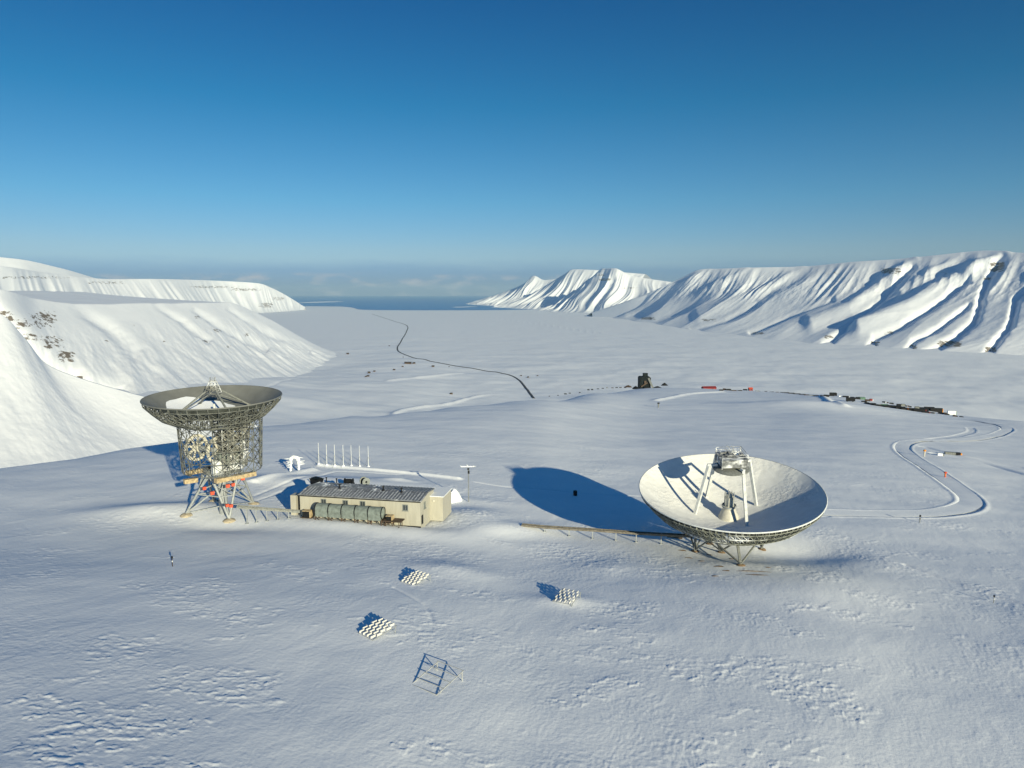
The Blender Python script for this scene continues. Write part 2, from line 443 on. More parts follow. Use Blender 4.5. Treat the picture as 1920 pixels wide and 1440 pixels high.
ROCK_R = [(1560, 512, 22, 5, 0.42), (1670, 508, 26, 8, 0.52), (1770, 512, 14, 8, 0.40), (1870, 500, 22, 14, 0.53), (1850, 522, 14, 6, 0.50),
          (1420, 625, 22, 4, 0.48), (1555, 632, 14, 5, 0.50), (1640, 645, 14, 8, 0.53), (1665, 625, 16, 6, 0.45), (1712, 652, 12, 8, 0.50), (1780, 645, 34, 9, 0.53), (1858, 655, 16, 8, 0.53),
          (1215, 597, 20, 4, 0.52), (1330, 600, 22, 4, 0.46)]
mountain('mountain_range', [
 ((2700, 465, 5200), (2400, 700, 4000)), ((2250, 466, 6300), (1970, 672)), ((2080, 472, 7000), (1800, 664)), ((1920, 474, 8000), (1680, 658)),
 ((1840, 470, 8600), (1600, 653)), ((1760, 478, 9000), (1530, 648)), ((1680, 486, 9500), (1460, 642)), ((1600, 491, 10000), (1400, 636)),
 ((1500, 500, 10800), (1320, 626)), ((1400, 502, 11500), (1250, 614)), ((1320, 505, 12300), (1190, 604)), ((1270, 525, 12700), (1150, 598)),
 ((1200, 556, 13200), (1120, 593)), ((1110, 586, 14200), (1095, 589))],
 1300, 300, M_FAR, lambda t: 0.34 * t + 0.66 * t ** 2.4, shape_right, (3500, -60), G_R, ROCK_R)

def shape_peak(S, T, U, W):
    env = np.sin(np.clip(T, 0, 1) * math.pi) ** 0.7
    w = S + 300 * perlin(S / 1500, T * 2, 15)
    return env * (80 * ridged(w / 1000, T * 0.6, 23) + 75 * ridged(w / 430, T * .8, 28) + 34 * ridged(w / 180, T * 1.2, 29) - 75)
mountain('mountain', [
 ((1420, 540, 16000), (1380, 590, 13500)), ((1330, 540, 16800), (1290, 592, 14300)), ((1260, 529, 17600), (1225, 590, 15200)), ((1185, 517, 18200), (1150, 588, 15800)), ((1152, 503, 18600), (1108, 586, 16400)),
 ((1130, 504, 19200), (1068, 585, 17200)), ((1112, 518, 19800), (1038, 583, 18000)), ((1085, 543, 20500), (1015, 582, 18800)), ((1040, 570, 21000), (1000, 580, 19800)), ((1004, 579.5, 21000), (992, 580, 20400))],
 700, 180, M_FAR, lambda t: 0.3 * t + 0.7 * t ** 1.8, shape_peak, (900, -420), [((-60, 5, 8), [(1150, 525), (1130, 560), (1110, 580)]), ((60, 4, 6), [(1130, 504), (1100, 535), (1060, 565)])],
 [(1135, 524, 18, 4, .5), (1128, 516, 12, 2.5, .48), (1180, 540, 30, 4, .42)])
mountain('mountain', [
 ((1210, 514, 22000), (1150, 582, 19500)), ((1112, 506, 22800), (1056, 582, 20000)), ((1076, 505, 23400), (1006, 581, 20600)), ((1055, 516, 23800), (976, 580, 21200)),
 ((1025, 534, 24500), (950, 579, 22000)), ((985, 556, 25500), (925, 577, 23000)), ((930, 574, 26000), (905, 576, 24000))],
 500, 140, M_FAR, lambda t: 0.3 * t + 0.7 * t ** 1.7, shape_peak, (1500, -400))
mountain('mountain', [
 ((1060, 521, 26500), (1030, 577, 24000)), ((1022, 525, 27000), (985, 577, 24600)), ((1001, 517, 27500), (952, 576, 25000)), ((985, 530, 28000), (928, 575.5, 25800)), ((950, 546, 29000), (902, 575, 26800)),
 ((905, 560, 30000), (880, 574, 28200)), ((862, 573, 31500), (858, 573, 30000))],
 420, 120, M_FAR, lambda t: 0.3 * t + 0.7 * t ** 1.7, shape_peak, (1500, -400))

# left side: the near nose, the long shoulder behind it, the far nose and the dome
def shape_left(S, T, U, W):
    slope = np.sin(np.clip(T / 0.86, 0, 1) * math.pi) ** 0.8
    w = S + 90 * perlin(S / 500, T * 2, 35)
    return slope * (18 * ridged(w / 520, T * 0.5, 33) + 12 * ridged(w / 190, T * 0.7, 38) + 6 * fbm(S / 60, T * 6, 39, 3) - 14) + 4 * fbm(S / 300, T * 5, 40, 3) * sstep(0.8, 1, T)

mountain('mountain_shoulder', [
 ((-700, 500, 1500), (-560, 830, 800)), ((-300, 522, 1650), (-150, 800, 1050)), ((0, 543, 1850), (110, 795, 1300)), ((73, 561, 2080), (215, 788, 1420)),
 ((160, 570, 2350), (335, 772, 1620)), ((290, 569, 2900), (455, 743, 2080)), ((380, 568, 3500), (550, 716, 2650)), ((430, 568, 4000), (602, 699, 3250)),
 ((473, 583, 4400), (632, 685, 3900)), ((530, 612, 4800), (650, 676, 4450)), ((600, 650, 5100), (660, 671, 4850)), ((655, 668, 5200), (668, 669, 5050))],
 900, 260, M_MID, lambda t: 0.33 * t + 0.67 * t ** 1.95, shape_left, (4200, 70),
 [((-22, 5, 7), [(290, 571), (340, 600), (390, 640)]), ((-26, 5, 8), [(365, 580), (430, 620), (500, 652)]), ((-24, 4, 6), [(430, 578), (500, 620), (580, 656)]), ((-26, 9, 14), [(140, 572), (200, 610), (250, 660)]),
  ((-75, 16, 16), [(-60, 560), (20, 610), (80, 675), (150, 712), (220, 735)]), ((40, 26, 26), [(-120, 620), (-20, 680), (60, 735), (160, 778)])],
 [(82, 600, 36, 24, .475), (40, 606, 32, 14, .46), (124, 668, 24, 14, .52), (60, 632, 30, 10, .47), (10, 592, 26, 18, .46), (150, 708, 8, 5, .58), (100, 642, 30, 18, .46), (408, 620, 12, 6, .47), (385, 640, 9, 5, .46), (462, 628, 8, 5, .46), (370, 595, 9, 5, .45), (310, 640, 8, 4, .44), (430, 650, 9, 4, .43), (250, 610, 7, 4, .43), (200, 640, 8, 4, .42)])

def shape_left2(S, T, U, W):
    slope = np.sin(np.clip(T, 0, 1) * math.pi) ** 0.6
    return slope * (40 * ridged(S / 420 + 0.3 * perlin(S / 900, T, 6), T * 0.5, 43) + 22 * ridged(S / 160, T * 0.7, 48) - 30)
mountain('mountain_nose', [
 ((-500, 480, 7000), (-500, 545, 5500)), ((-100, 492, 8200), (-80, 545, 6500)), ((0, 499, 9000), (30, 545, 7500)), ((100, 513, 10500), (150, 555, 8500)), ((200, 523, 12000), (270, 562, 10000)),
 ((290, 523, 13200), (360, 572, 11500)), ((400, 526, 16800), (440, 583, 15400)), ((483, 531, 18300), (500, 586, 16900)), ((512, 541, 19000), (530, 585, 17800)), ((547, 560, 19600), (553, 582, 18800)), ((572, 576, 20200), (568, 580, 19800))],
 600, 130, M_FAR, lambda t: 0.3 * t + 0.7 * t ** 1.6, shape_left2, (5000, 40), (),
 [(460, 543, 44, 4, .47), (400, 538, 70, 4, .45), (350, 540, 60, 3, .33), (500, 572, 22, 7, .46), (520, 560, 20, 6, .44), (60, 520, 120, 4, .44), (200, 530, 60, 4, .44)])
mountain('hillside', [
 ((-700, 480, 1250), (-620, 800, 700)), ((-300, 520, 1290), (-180, 800, 760)), ((-90, 562, 1320), (60, 800, 830)), ((0, 588, 1330), (160, 800, 880)), ((45, 632, 1320), (225, 800, 930)), ((90, 684, 1300), (290, 800, 990)),
 ((157, 711, 1310), (345, 800, 1060)), ((232, 733, 1325), (410, 806, 1100)), ((315, 755, 1345), (465, 806, 1150)), ((400, 777, 1370), (510, 806, 1200)), ((480, 797, 1395), (545, 806, 1260)), ((540, 812, 1400), (560, 812, 1320))],
 420, 160, M_MID, lambda t: 0.34 * t + 0.66 * t ** 1.7, lambda S, T, U, W: np.sin(T * math.pi) ** .8 * (7 * ridged(S / 260 + .4 * T, T * .6, 91) + 3.4 * fbm(S / 70, T * 3, 92, 5, 2.1, .6)), (120, -60))
mountain('mountain_dome', [
 ((-400, 462, 11000), (-420, 520, 9500)), ((-120, 474, 11500), (-100, 520, 10000)), ((0, 482, 12000), (0, 522, 10500)), ((50, 488, 12500), (60, 524, 11200)), ((115, 503, 13500), (120, 528, 12000)), ((180, 522, 15000), (185, 532, 13000))],
 300, 80, M_FAR, lambda t: t ** 0.8, lambda S, T, U, W: 25 * fbm(S / 900, T * 2, 3, 3) * np.sin(T * math.pi), (4000, 0))

spit('headland', [(560, 0, 33000), (590, 0, 34500), (620, 0, 36000), (650, 0, 37500)], 0, 1500, 30, M_FAR)
spit('headland', [(900, 0, 24500), (875, 0, 24000), (858, 0, 23800), (846, 0, 23500)], 0, 500, 12, M_FAR)

# ------------------------------------------------------------------ object helpers
class MB:
    """collects boxes, bars, tubes and turned shapes (world coordinates) for ONE mesh"""
    def __init__(s): s.v = []; s.f = []; s.m = []; s.sm = []
    def add(s, vs, fs, mi=0, smooth=False):
        b = len(s.v); s.v += [tuple(map(float, p)) for p in vs]
        for f in fs: s.f.append(tuple(b + i for i in f)); s.m.append(mi); s.sm.append(smooth)
    def box(s, c, size, ex=(1, 0, 0), ey=None, mi=0, ez=(0, 0, 1)):
        c = Vector(c); ex = Vector(ex).normalized(); ez = Vector(ez).normalized(); ey = ez.cross(ex) if ey is None else Vector(ey).normalized()
        a, b, d = ex * size[0] / 2, ey * size[1] / 2, ez * size[2] / 2
        vs = [c + a * i + b * j + d * k for i in (-1, 1) for j in (-1, 1) for k in (-1, 1)]
        s.add(vs, [(0, 1, 3, 2), (4, 6, 7, 5), (0, 4, 5, 1), (2, 3, 7, 6), (0, 2, 6, 4), (1, 5, 7, 3)], mi)
    def bar(s, p, q, w, h=None, up=(0, 0, 1), mi=0, w2=None):
        p = Vector(p); q = Vector(q); d = (q - p).normalized(); up = Vector(up)
        if abs(d.dot(up)) > .98: up = Vector((1, 0, 0))
        x = d.cross(up).normalized(); y = x.cross(d); h = h or w; k = (w2 or w) / w
        vs = [p + x * i * w / 2 + y * j * h / 2 for i, j in ((-1, -1), (1, -1), (1, 1), (-1, 1))] + [q + x * i * w * k / 2 + y * j * h * k / 2 for i, j in ((-1, -1), (1, -1), (1, 1), (-1, 1))]
        s.add(vs, [(0, 3, 2, 1), (4, 5, 6, 7), (0, 1, 5, 4), (1, 2, 6, 5), (2, 3, 7, 6), (3, 0, 4, 7)], mi)
    def tube(s, p, q, r, n=8, mi=0, r2=None, cap=True):
        s.lathe(p, Vector(q) - Vector(p), [(r, 0), (r if r2 is None else r2, (Vector(q) - Vector(p)).length)], n, mi, cap)
    def lathe(s, o, axis, prof, n=32, mi=0, cap=False, a0=0.0, a1=2 * math.pi):
        o = Vector(o); ax = Vector(axis).normalized(); t = Vector((1, 0, 0)) if abs(ax.x) < .9 else Vector((0, 1, 0))
        x = ax.cross(t).normalized(); y = ax.cross(x); full = abs(a1 - a0 - 2 * math.pi) < 1e-6; m = n if full else n + 1
        vs = []
        for r, h in prof:
            for k in range(m):
                a = a0 + (a1 - a0) * k / n; vs.append(o + ax * h + (x * math.cos(a) + y * math.sin(a)) * r)
        fs = []
        for i in range(len(prof) - 1):
            for k in range(n):
                k2 = (k + 1) % m; fs.append((i * m + k, i * m + k2, (i + 1) * m + k2, (i + 1) * m + k))
        if cap: fs += [tuple(range(m))[::-1], tuple((len(prof) - 1) * m + k for k in range(m))]
        s.add(vs, fs, mi, True)
    def prism(s, pts, off, mi=0):
        n = len(pts); off = Vector(off); vs = [Vector(p) for p in pts] + [Vector(p) + off for p in pts]
        s.add(vs, [tuple(range(n))[::-1], tuple(range(n, 2 * n))] + [(i, (i + 1) % n, n + (i + 1) % n, n + i) for i in range(n)], mi)
    def build(s, name, mats, parent=None, loc=None, bevel=0):
        base = Vector((0, 0, 0))
        p = parent
        if p is not None:
            while p is not None: base += p.location; p = p.parent
        elif loc is not None: base = Vector(loc)
        me = bpy.data.meshes.new(name); me.from_pydata([(v[0] - base.x, v[1] - base.y, v[2] - base.z) for v in s.v], [], s.f)
        for m in (mats if isinstance(mats, (list, tuple)) else [mats]): me.materials.append(m)
        me.polygons.foreach_set('material_index', s.m); me.polygons.foreach_set('use_smooth', s.sm)
        me.update()
        if any(s.sm): me.set_sharp_from_angle(angle=rad(40))
        o = bpy.data.objects.new(name, me); COL.objects.link(o)
        if parent is not None: o.parent = parent
        elif loc is not None: o.location = base
        if bevel:
            b = o.modifiers.new('edge', 'BEVEL'); b.width = bevel; b.segments = 2; b.limit_method = 'ANGLE'
        return o

def thing(name, label, cat, loc, group=None):
    o = bpy.data.objects.new(name, None); COL.objects.link(o); o.location = loc; o.empty_display_size = .5
    o['label'] = label; o['category'] = cat
    if group: o['group'] = group
    return o

def tag(o, label, cat, group=None, kind=None):
    if label: o['label'] = label
    if cat: o['category'] = cat
    if group: o['group'] = group
    if kind: o['kind'] = kind
    return o

def copy_tree(o, parent=None):
    c = o.copy(); COL.objects.link(c); c.parent = parent
    for ch in list(o.children): copy_tree(ch, c)
    return c

def paint(name, col, rough=.5, var=.12, scale=2.0, metal=0.0, frost=0.0, col2=None, streak=(1, 1, 1), spec=.4):
    m, nt, b = new_mat(name); p = pos(nt, streak)
    n = noise(nt, p, scale, 5, .6); n2 = noise(nt, pos(nt), scale * .23, 4)
    c2 = col2 or tuple(x * (1 - 2.2 * var) for x in col)
    c = mixc(nt, ramp(nt, n, .38, .68), tuple(min(1, x * (1 + var)) for x in col), c2)
    if frost:
        c = mixc(nt, ramp(nt, n2, .62 - .3 * frost, .74 - .25 * frost), c, (.82, .84, .86))
    nt.links.new(c, b.inputs['Base Color']); b.inputs['Roughness'].default_value = rough; b.inputs['Metallic'].default_value = metal
    b.inputs['Specular IOR Level'].default_value = spec
    return m

M_STEEL = paint('galvanised_steel', (.20, .21, .20), .55, .18, 3.0)
M_LATT = paint('weathered_lattice_steel', (.135, .142, .128), .6, .3, .9)
M_LATTF = paint('frosted_lattice_steel', (.235, .235, .21), .6, .28, .9, frost=.27)
M_LATT2 = paint('speckled_lattice_steel', (.20, .21, .18), .6, .3, .7, frost=.16)
M_LEG = paint('grey_painted_steel', (.30, .32, .33), .45, .12, 2.0)
M_DISHG = paint('grey_reflector_panels', (.17, .175, .165), .6, .08, .25, spec=.2)
M_DISHB = paint('reflector_back', (.115, .125, .105), .7, .25, .6)
M_DISHW = paint('snowy_white_reflector', (.70, .70, .685), .65, .04, .35, spec=.2)
def _rough_bowl():
    nt = M_DISHW.node_tree; b = [n for n in nt.nodes if n.type == 'BSDF_PRINCIPLED'][0]
    bu = nt.nodes.new('ShaderNodeBump'); bu.inputs['Strength'].default_value = .8; bu.inputs['Distance'].default_value = .32
    h = noise(nt, pos(nt, (.5, .9, 1.6)), 1.5, 5, .65); h2 = ramp(nt, noise(nt, pos(nt), .12, 3), .45, .62)
    mu = nt.nodes.new('ShaderNodeMath'); mu.operation = 'MULTIPLY'; nt.links.new(h, mu.inputs[0]); nt.links.new(h2, mu.inputs[1])
    nt.links.new(mu.outputs[0], bu.inputs['Height']); nt.links.new(bu.outputs[0], b.inputs['Normal'])
_rough_bowl()
M_WHITE = paint('white_painted_steel', (.62, .64, .64), .5, .10, 1.5)
M_FROST = paint('rime_frost', (.80, .82, .84), .75, .06, 2.5)
M_CREAM = paint('cream_cladding', (.41, .393, .33), .55, .05, 1.2, streak=(1, 1, .15))
M_CREAM2 = paint('cream_gear_steel', (.55, .53, .46), .5, .08, 1.5)
M_ROOF = paint('dark_corrugated_roof', (.20, .21, .23), .55, .22, 1.2, frost=.16)
M_RIB = paint('frost_on_ribs', (.46, .48, .51), .7, .2, 1.5)
M_GLASS = paint('dark_window_glass', (.05, .06, .07), .15, .1, 1.0, spec=.6)
M_FRAME = paint('grey_window_frame', (.24, .26, .25), .5, .1, 3)
M_TANK = paint('grey_green_tank_paint', (.175, .205, .19), .5, .14, 1.4)
M_TAN = paint('ochre_platform_paint', (.44, .34, .20), .6, .2, 1.8)
M_RED = paint('orange_red_paint', (.62, .09, .04), .5, .1, 2)
M_DRED = paint('dark_red_cladding', (.20, .02, .02), .6, .12, .4)
M_ORANGE = paint('orange_paint', (.75, .28, .03), .5, .1, 2)
M_BLACK = paint('black_steel', (.012, .013, .015), .6, .2, 2, spec=.2)
M_TEAL = paint('dark_teal_cladding', (.007, .012, .014), .7, .3, .15, spec=.15)
M_BROWN = paint('rusty_brown_steel', (.07, .045, .03), .7, .25, .4)
M_RUST = paint('rusty_gravel_concrete', (.22, .15, .09), .85, .3, 1.5)
M_CONC = paint('concrete', (.42, .36, .26), .85, .2, 1.5)
M_GREEN = paint('dull_green_paint', (.10, .19, .14), .6, .15, .5)
M_ROAD = paint('road_with_bank_shade', (.06, .055, .055), .8, .25, .05)  # dark road colour, with the shade of its embankment put into it
M_TRACK = snow_mat('packed_snow', 2.5, 0.06)
M_DRIFT = snow_mat('drift_snow', 3.0, 0.05)

# ------------------------------------------------------------------ antennas
class Dish:
    def __init__(s, c, R, depth, nx, ny, rot=0.0):
        s.N = Vector((nx, ny, 1)).normalized(); s.R = R; s.D = depth
        a = s.N.cross(Vector((0, 1, 0))).normalized(); b = s.N.cross(a)          # a ~ right, b ~ towards the far side
        b = -b if b.y < 0 else b; a = -a if a.x < 0 else a
        s.a, s.b = a, b; s.c = Vector(c); s.V = s.c - s.N * depth
    def P(s, r, th, h=0.0, off=None):       # h above vertex along the axis (None: on the surface, off = distance below it)
        z = h if off is None else s.D * (r / s.R) ** 2 - off
        return s.V + s.N * z + (s.a * math.cos(th) + s.b * math.sin(th)) * r
    def sight(s, u, v):                     # point of the bowl seen at a photo pixel (far side of the bowl)
        d = Vector(ray(u, v)); o = Vector((0, 0, CZ)) - s.V; k = s.D / s.R ** 2
        def lf(p): return p.dot(s.a), p.dot(s.b), p.dot(s.N)
        oa, ob, on = lf(o); da, db, dn = lf(d)
        A = k * (da * da + db * db); B = 2 * k * (oa * da + ob * db) - dn; C = k * (oa * oa + ob * ob) - on
        t = (-B + math.sqrt(max(0, B * B - 4 * A * C))) / (2 * A); return s.V + o + d * t

def dish_surface(D, n=128, rings=24, thick=.12):
    mb = MB(); prof = [(D.R * (i / rings) ** .8 if i else .01, 0) for i in range(rings + 1)]
    prof = [(r, D.D * (r / D.R) ** 2) for r, _ in prof]
    mb.lathe(D.V, D.N, prof, n, 0)
    low = [(r, z - thick) for r, z in prof]
    mb.lathe(D.V, D.N, [prof[-1]] + low[::-1], n, 1)
    # rolled rim
    rim = [(D.R + .0 + .16 * math.cos(a), D.D - .1 + .16 * math.sin(a)) for a in np.linspace(-math.pi / 2, math.pi / 2, 6)]
    mb.lathe(D.V, D.N, rim, n, 2)
    return mb

def dish_truss(D, nrib, radii, depth, w, rnd, chordw=None):
    mb = MB(); cw = chordw or w; th0 = .03
    dep = lambda r: min(depth[2], depth[0] + (depth[1] - depth[0]) * (1 - r / D.R) ** .8)
    for k in range(nrib):
        th = 2 * math.pi * k / nrib + th0; th2 = 2 * math.pi * (k + 1) / nrib + th0
        for i, r in enumerate(radii):
            lo = D.P(r, th, off=dep(r)); up = D.P(r, th, off=.15); lo2 = D.P(r, th2, off=dep(r))
            mb.bar(lo, up, w); mb.bar(lo, lo2, w)                                   # post, ring
            if i + 1 < len(radii):
                rn = radii[i + 1]; ln = D.P(rn, th, off=dep(rn)); un = D.P(rn, th, off=.15); ln2 = D.P(rn, th2, off=dep(rn))
                mb.bar(lo, ln, cw); mb.bar(lo if i % 2 else up, un if i % 2 else ln, w)
                mb.bar(lo, ln2, w * .8)
                if rnd.random() < .6: mb.bar(lo2, ln, w * .8)
    return mb

def steerable():
    rnd = random.Random(3)
    D = Dish((-68.6, 161.7, 36.3), 14.9, 5.0, 0.012, -0.04)
    gx, gy = D.c.x, D.c.y; feet = [hit(349, 966), hit(430, 976), hit(475.5, 945)]
    feet = [Vector(f) for f in feet]; feet.append(feet[0] + feet[2] - feet[1]); feet[3].z = gz(feet[3].x, feet[3].y)
    cen = sum(feet, Vector()) / 4; base_z = gz(cen.x, cen.y)
    root = thing('steerable_dish_antenna', 'tall grey dish antenna on a lattice tower left of the cream building', 'dish antenna', (cen.x, cen.y, base_z))
    dish_surface(D).build('reflector', [M_DISHG, M_DISHB, M_DISHG], root)
    dish_truss(D, 44, [14.7, 13.2, 11.4, 9.2, 7.0], (.8, 6.0, 2.5), .12, rnd, .15).build('backing_truss', M_LATT, root)
    # feed support: four struts, a small cage and the secondary mirror
    top_h = D.D + 1.0
    for th in (rad(225), rad(315), rad(45), rad(135)):
        mb = MB(); p = D.P(8.6, th, off=-.05); q = D.P(1.9, th, h=top_h + .2)
        mb.bar(p, q, .34, .34); s2 = D.P(8.9, th + .06, off=-.05); mb.bar(s2, D.P(1.2, th, h=top_h - .6), .16)
        mb.build('feed_strut', M_STEEL, root)
    mb = MB(); mb.lathe(D.P(0, 0, h=top_h - .35), D.N, [(.02, -.35), (1.0, -.25), (1.75, 0), (1.8, .12), (.02, .2)], 32); mb.build('secondary_mirror', M_STEEL, root)
    mb = MB(); lv = [(1.9, top_h), (1.6, top_h + .9), (1.15, top_h + 1.8), (.85, top_h + 2.5)]
    for i, (r, h) in enumerate(lv):
        for k in range(8):
            t0, t1 = k * math.pi / 4, (k + 1) * math.pi / 4
            mb.bar(D.P(r, t0, h=h), D.P(r, t1, h=h), .09)
            if i + 1 < len(lv):
                mb.bar(D.P(r, t0, h=h), D.P(lv[i + 1][0], t0, h=lv[i + 1][1]), .09); mb.bar(D.P(r, t0, h=h), D.P(lv[i + 1][0], t1, h=lv[i + 1][1]), .07)
    for k in range(5): mb.tube(D.P(.6, k * 1.3, h=lv[-1][1]), D.P(.65, k * 1.3, h=lv[-1][1] + .8 + .3 * rnd.random()), .05, 5)
    mb.build('feed_cage', M_LATTF, root)
    mb = MB(); mb.tube(D.P(0, 0, h=.1), D.P(0, 0, h=1.7), 1.1, 20, r2=.9); mb.tube(D.P(0, 0, h=1.7), D.P(0, 0, h=3.2), .25, 10); mb.build('feed_horn', M_WHITE, root)
    # cradle under the bowl: lattice curtain, gear wheels, hub and cabin
    zt = D.V.z + 1.0; zb = base_z + 11.4
    e1 = Vector((.76, .65, 0)); e2 = Vector((-.65, .76, 0)); cc = Vector((gx + 1.2, gy, 0))
    def curtain(mb, pts, z0, z1, rows, w, taper=.93):
        m = len(pts)
        for i in range(m):
            for j in range(rows + 1):
                f = j / rows; k = taper + (1 - taper) * f
                p = cc + pts[i] * k; p.z = z0 + (z1 - z0) * f
                q = cc + pts[(i + 1) % m] * k; q.z = p.z
                mb.bar(p, q, w)
                if j < rows:
                    f2 = (j + 1) / rows; k2 = taper + (1 - taper) * f2
                    p2 = cc + pts[i] * k2; p2.z = z0 + (z1 - z0) * f2; q2 = cc + pts[(i + 1) % m] * k2; q2.z = p2.z
                    mb.bar(p, p2, w * 1.15); mb.bar(p, q2, w * .85); mb.bar(q, p2, w * .85)
    mb = MB(); ring = [Vector((9.4 * math.cos(a), 8.6 * math.sin(a), 0)) for a in np.linspace(0, 2 * math.pi, 19)[:-1]]
    curtain(mb, ring, zb + .2, zt + .6, 5, .125); mb.build('cradle_lattice', M_LATT, root)
    mb = MB(); ring2 = [e1 * a + e2 * b for a, b in ((-1.2, -4.6), (1.5, -4.6), (4.4, -4.4), (6.3, -2.2), (6.3, 1), (4.2, 3.6), (1.6, 4.2), (-.8, 3.8))]
    curtain(mb, ring2, zb + .6, zt - .4, 6, .2, .8); 
    for k in range(260):
        a = ring2[rnd.randrange(8)] * rnd.uniform(.2, .95); b = ring2[rnd.randrange(8)] * rnd.uniform(.3, .95)
        p = cc + a; q = cc + b; p.z = rnd.uniform(zb + 1, zt - 1); q.z = p.z + rnd.uniform(-3.5, 3.5); q.z = min(max(q.z, zb + .5), zt)
        if (p - q).length < 8: mb.bar(p, q, rnd.choice([.14, .2, .3]))
    mb.build('inner_truss', M_LATTF, root)
    ax = Vector((.88, -.475, 0)); sidev = Vector((.475, .88, 0))
    for (u_, v_, r_) in ((368, 839, 3.15), (410, 844, 3.3)):
        c = Vector(at(u_, v_, 161.5 if u_ > 390 else 161.5)); mb = MB()
        prof = [(r_ - .62, -.2), (r_, -.2), (r_, .2), (r_ - .62, .2), (r_ - .62, -.2)]
        mb.lathe(c, ax, prof, 48); mb.lathe(c, ax, [(.01, -.3), (1.0, -.3), (1.0, .3), (.01, .3)], 24)
        for k in range(8):
            a = k * math.pi / 4 + .3; d = Vector((0, 0, 1)) * math.cos(a) + sidev * math.sin(a)
            mb.bar(c + d * .9, c + d * (r_ - .5), .5, .2, up=ax)
        mb.build('elevation_wheel', M_CREAM2, root)
    mb = MB(); a = Vector(at(368, 839, 162.5)); mb.tube(a + ax * 6.4, a - ax * .6, .55, 16); mb.build('elevation_axle', M_LEG, root)
    mb = MB(); c = cc + e1 * 1.0 - e2 * .4; c.z = zb + 2.6
    mb.box(c, (4.6, 3.6, 3.4), e1); mb.box(c + Vector((0, 0, 1.8)), (4.9, 3.9, .25), e1); mb.box(c - e2 * 1.95 + e1 * .6, (1.0, .08, 2.0), e1, mi=1)
    mb.build('drive_cabin', [M_GREEN if False else M_TANK, M_WHITE], root, bevel=.04)
    mb = MB(); c = cc - e1 * 1.6 - e2 * 1.3; mb.lathe((c.x, c.y, zb - .6), (0, 0, 1), [(0.02, 0), (1.3, 0), (1.35, .5), (1.35, 2.6), (1.0, 3.2), (.02, 3.3)], 28); mb.build('hub_drum', M_WHITE, root)
    c = cc + e1 * 5.4 - e2 * 1.2; c.z = zt - 2.6; mb = MB(); mb.box(c, (2.0, 1.5, 1.7), e1); mb.box(c + Vector((0, 0, .95)), (2.2, 1.7, .2), e1); mb.build('counterweight', M_CREAM2, root, bevel=.05)
    # ochre service platforms with hand rails
    def platform(p, q, width, rail):
        p, q = Vector(p), Vector(q); d = (q - p).normalized(); sv = Vector((-d.y, d.x, 0)); mb = MB()
        mb.bar(p, q, width, .85)
        mb.bar(p + sv * .02 + Vector((0, 0, .5)), q + Vector((0, 0, .5)), width + .25, .12)
        ob = mb.build('service_platform', M_TAN, root)
        if rail:
            mb = MB(); n = max(2, int((q - p).length / 1.5))
            for side in (-1, 1):
                o = sv * side * width * .52
                for i in range(n + 1):
                    t = p.lerp(q, i / n) + o; mb.bar(t + Vector((0, 0, .5)), t + Vector((0, 0, 1.55)), .06)
                for h in (1.05, 1.55): mb.bar(p + o + Vector((0, 0, h)), q + o + Vector((0, 0, h)), .06)
            mb.build('handrail', M_STEEL, ob)
    platform(at(404, 902.5, 154.5), at(478, 888, 162.5), 1.2, True)
    platform(at(350, 888, 160), at(377, 882.5, 163), 1.0, False)
    platform(at(345, 904, 156.5), at(370, 900, 158.5), 1.0, False)
    # tripod tower: top ring, legs in pairs, braces, footings
    zr = base_z + 10.6; tc = Vector((cen.x * .5 + gx * .5 + .8, cen.y * .5 + gy * .5, zr)); R0 = 4.1
    mb = MB(); mb.lathe(tc - Vector((0, 0, .5)), (0, 0, 1), [(R0 - .8, 0), (R0 + .2, 0), (R0 + .2, 1.0), (R0 - .8, 1.0), (R0 - .8, 0)], 40)
    for k in range(6): mb.bar(tc + Vector((math.cos(k * 1.047) * R0, math.sin(k * 1.047) * R0, 0)), tc + Vector((math.cos(k * 1.047 + 3.14) * R0, math.sin(k * 1.047 + 3.14) * R0, 0)), .35)
    mb.build('slew_ring', M_STEEL, root)
    mb = MB(); mb.tube((tc.x, tc.y, base_z - .3), (tc.x, tc.y, zr), 1.0, 20); mb.build('cable_shaft', M_LEG, root)
    ang = [math.atan2(f.y - tc.y, f.x - tc.x) for f in feet]
    knee = []
    for f, a in zip(feet, ang):
        mb = MB(); fz = f + Vector((0, 0, .35))
        tops = [tc + Vector((math.cos(a + o) * R0, math.sin(a + o) * R0, -.4)) for o in (-.85, .85)]
        for t in tops: mb.tube(fz, t, .31, 10, r2=.27)
        k = fz.lerp(tc + Vector((math.cos(a) * R0, math.sin(a) * R0, -.4)), .52); knee.append((k, [fz.lerp(t, .5) for t in tops]))
        mb.tube(fz, tc + Vector((math.cos(a) * 1.0, math.sin(a) * 1.0, -4.6)), .22, 8)
        mb.bar(fz.lerp(tops[0], .5), fz.lerp(tops[1], .5), .2); mb.bar(fz.lerp(tops[0], .76), fz.lerp(tops[1], .5), .14)
        lg = mb.build('leg', M_LEG, root)
        mb = MB(); rr = random.Random(int(f.x * 10)); g = gz(f.x, f.y)
        mb.lathe((f.x, f.y, g - .8), (0, 0, 1), [(1.7, 0), (1.55, .75), (1.2, 1.05), (.55, 1.3), (.02, 1.35)], 9); mb.build('footing', M_CONC, lg)
    mb = MB()
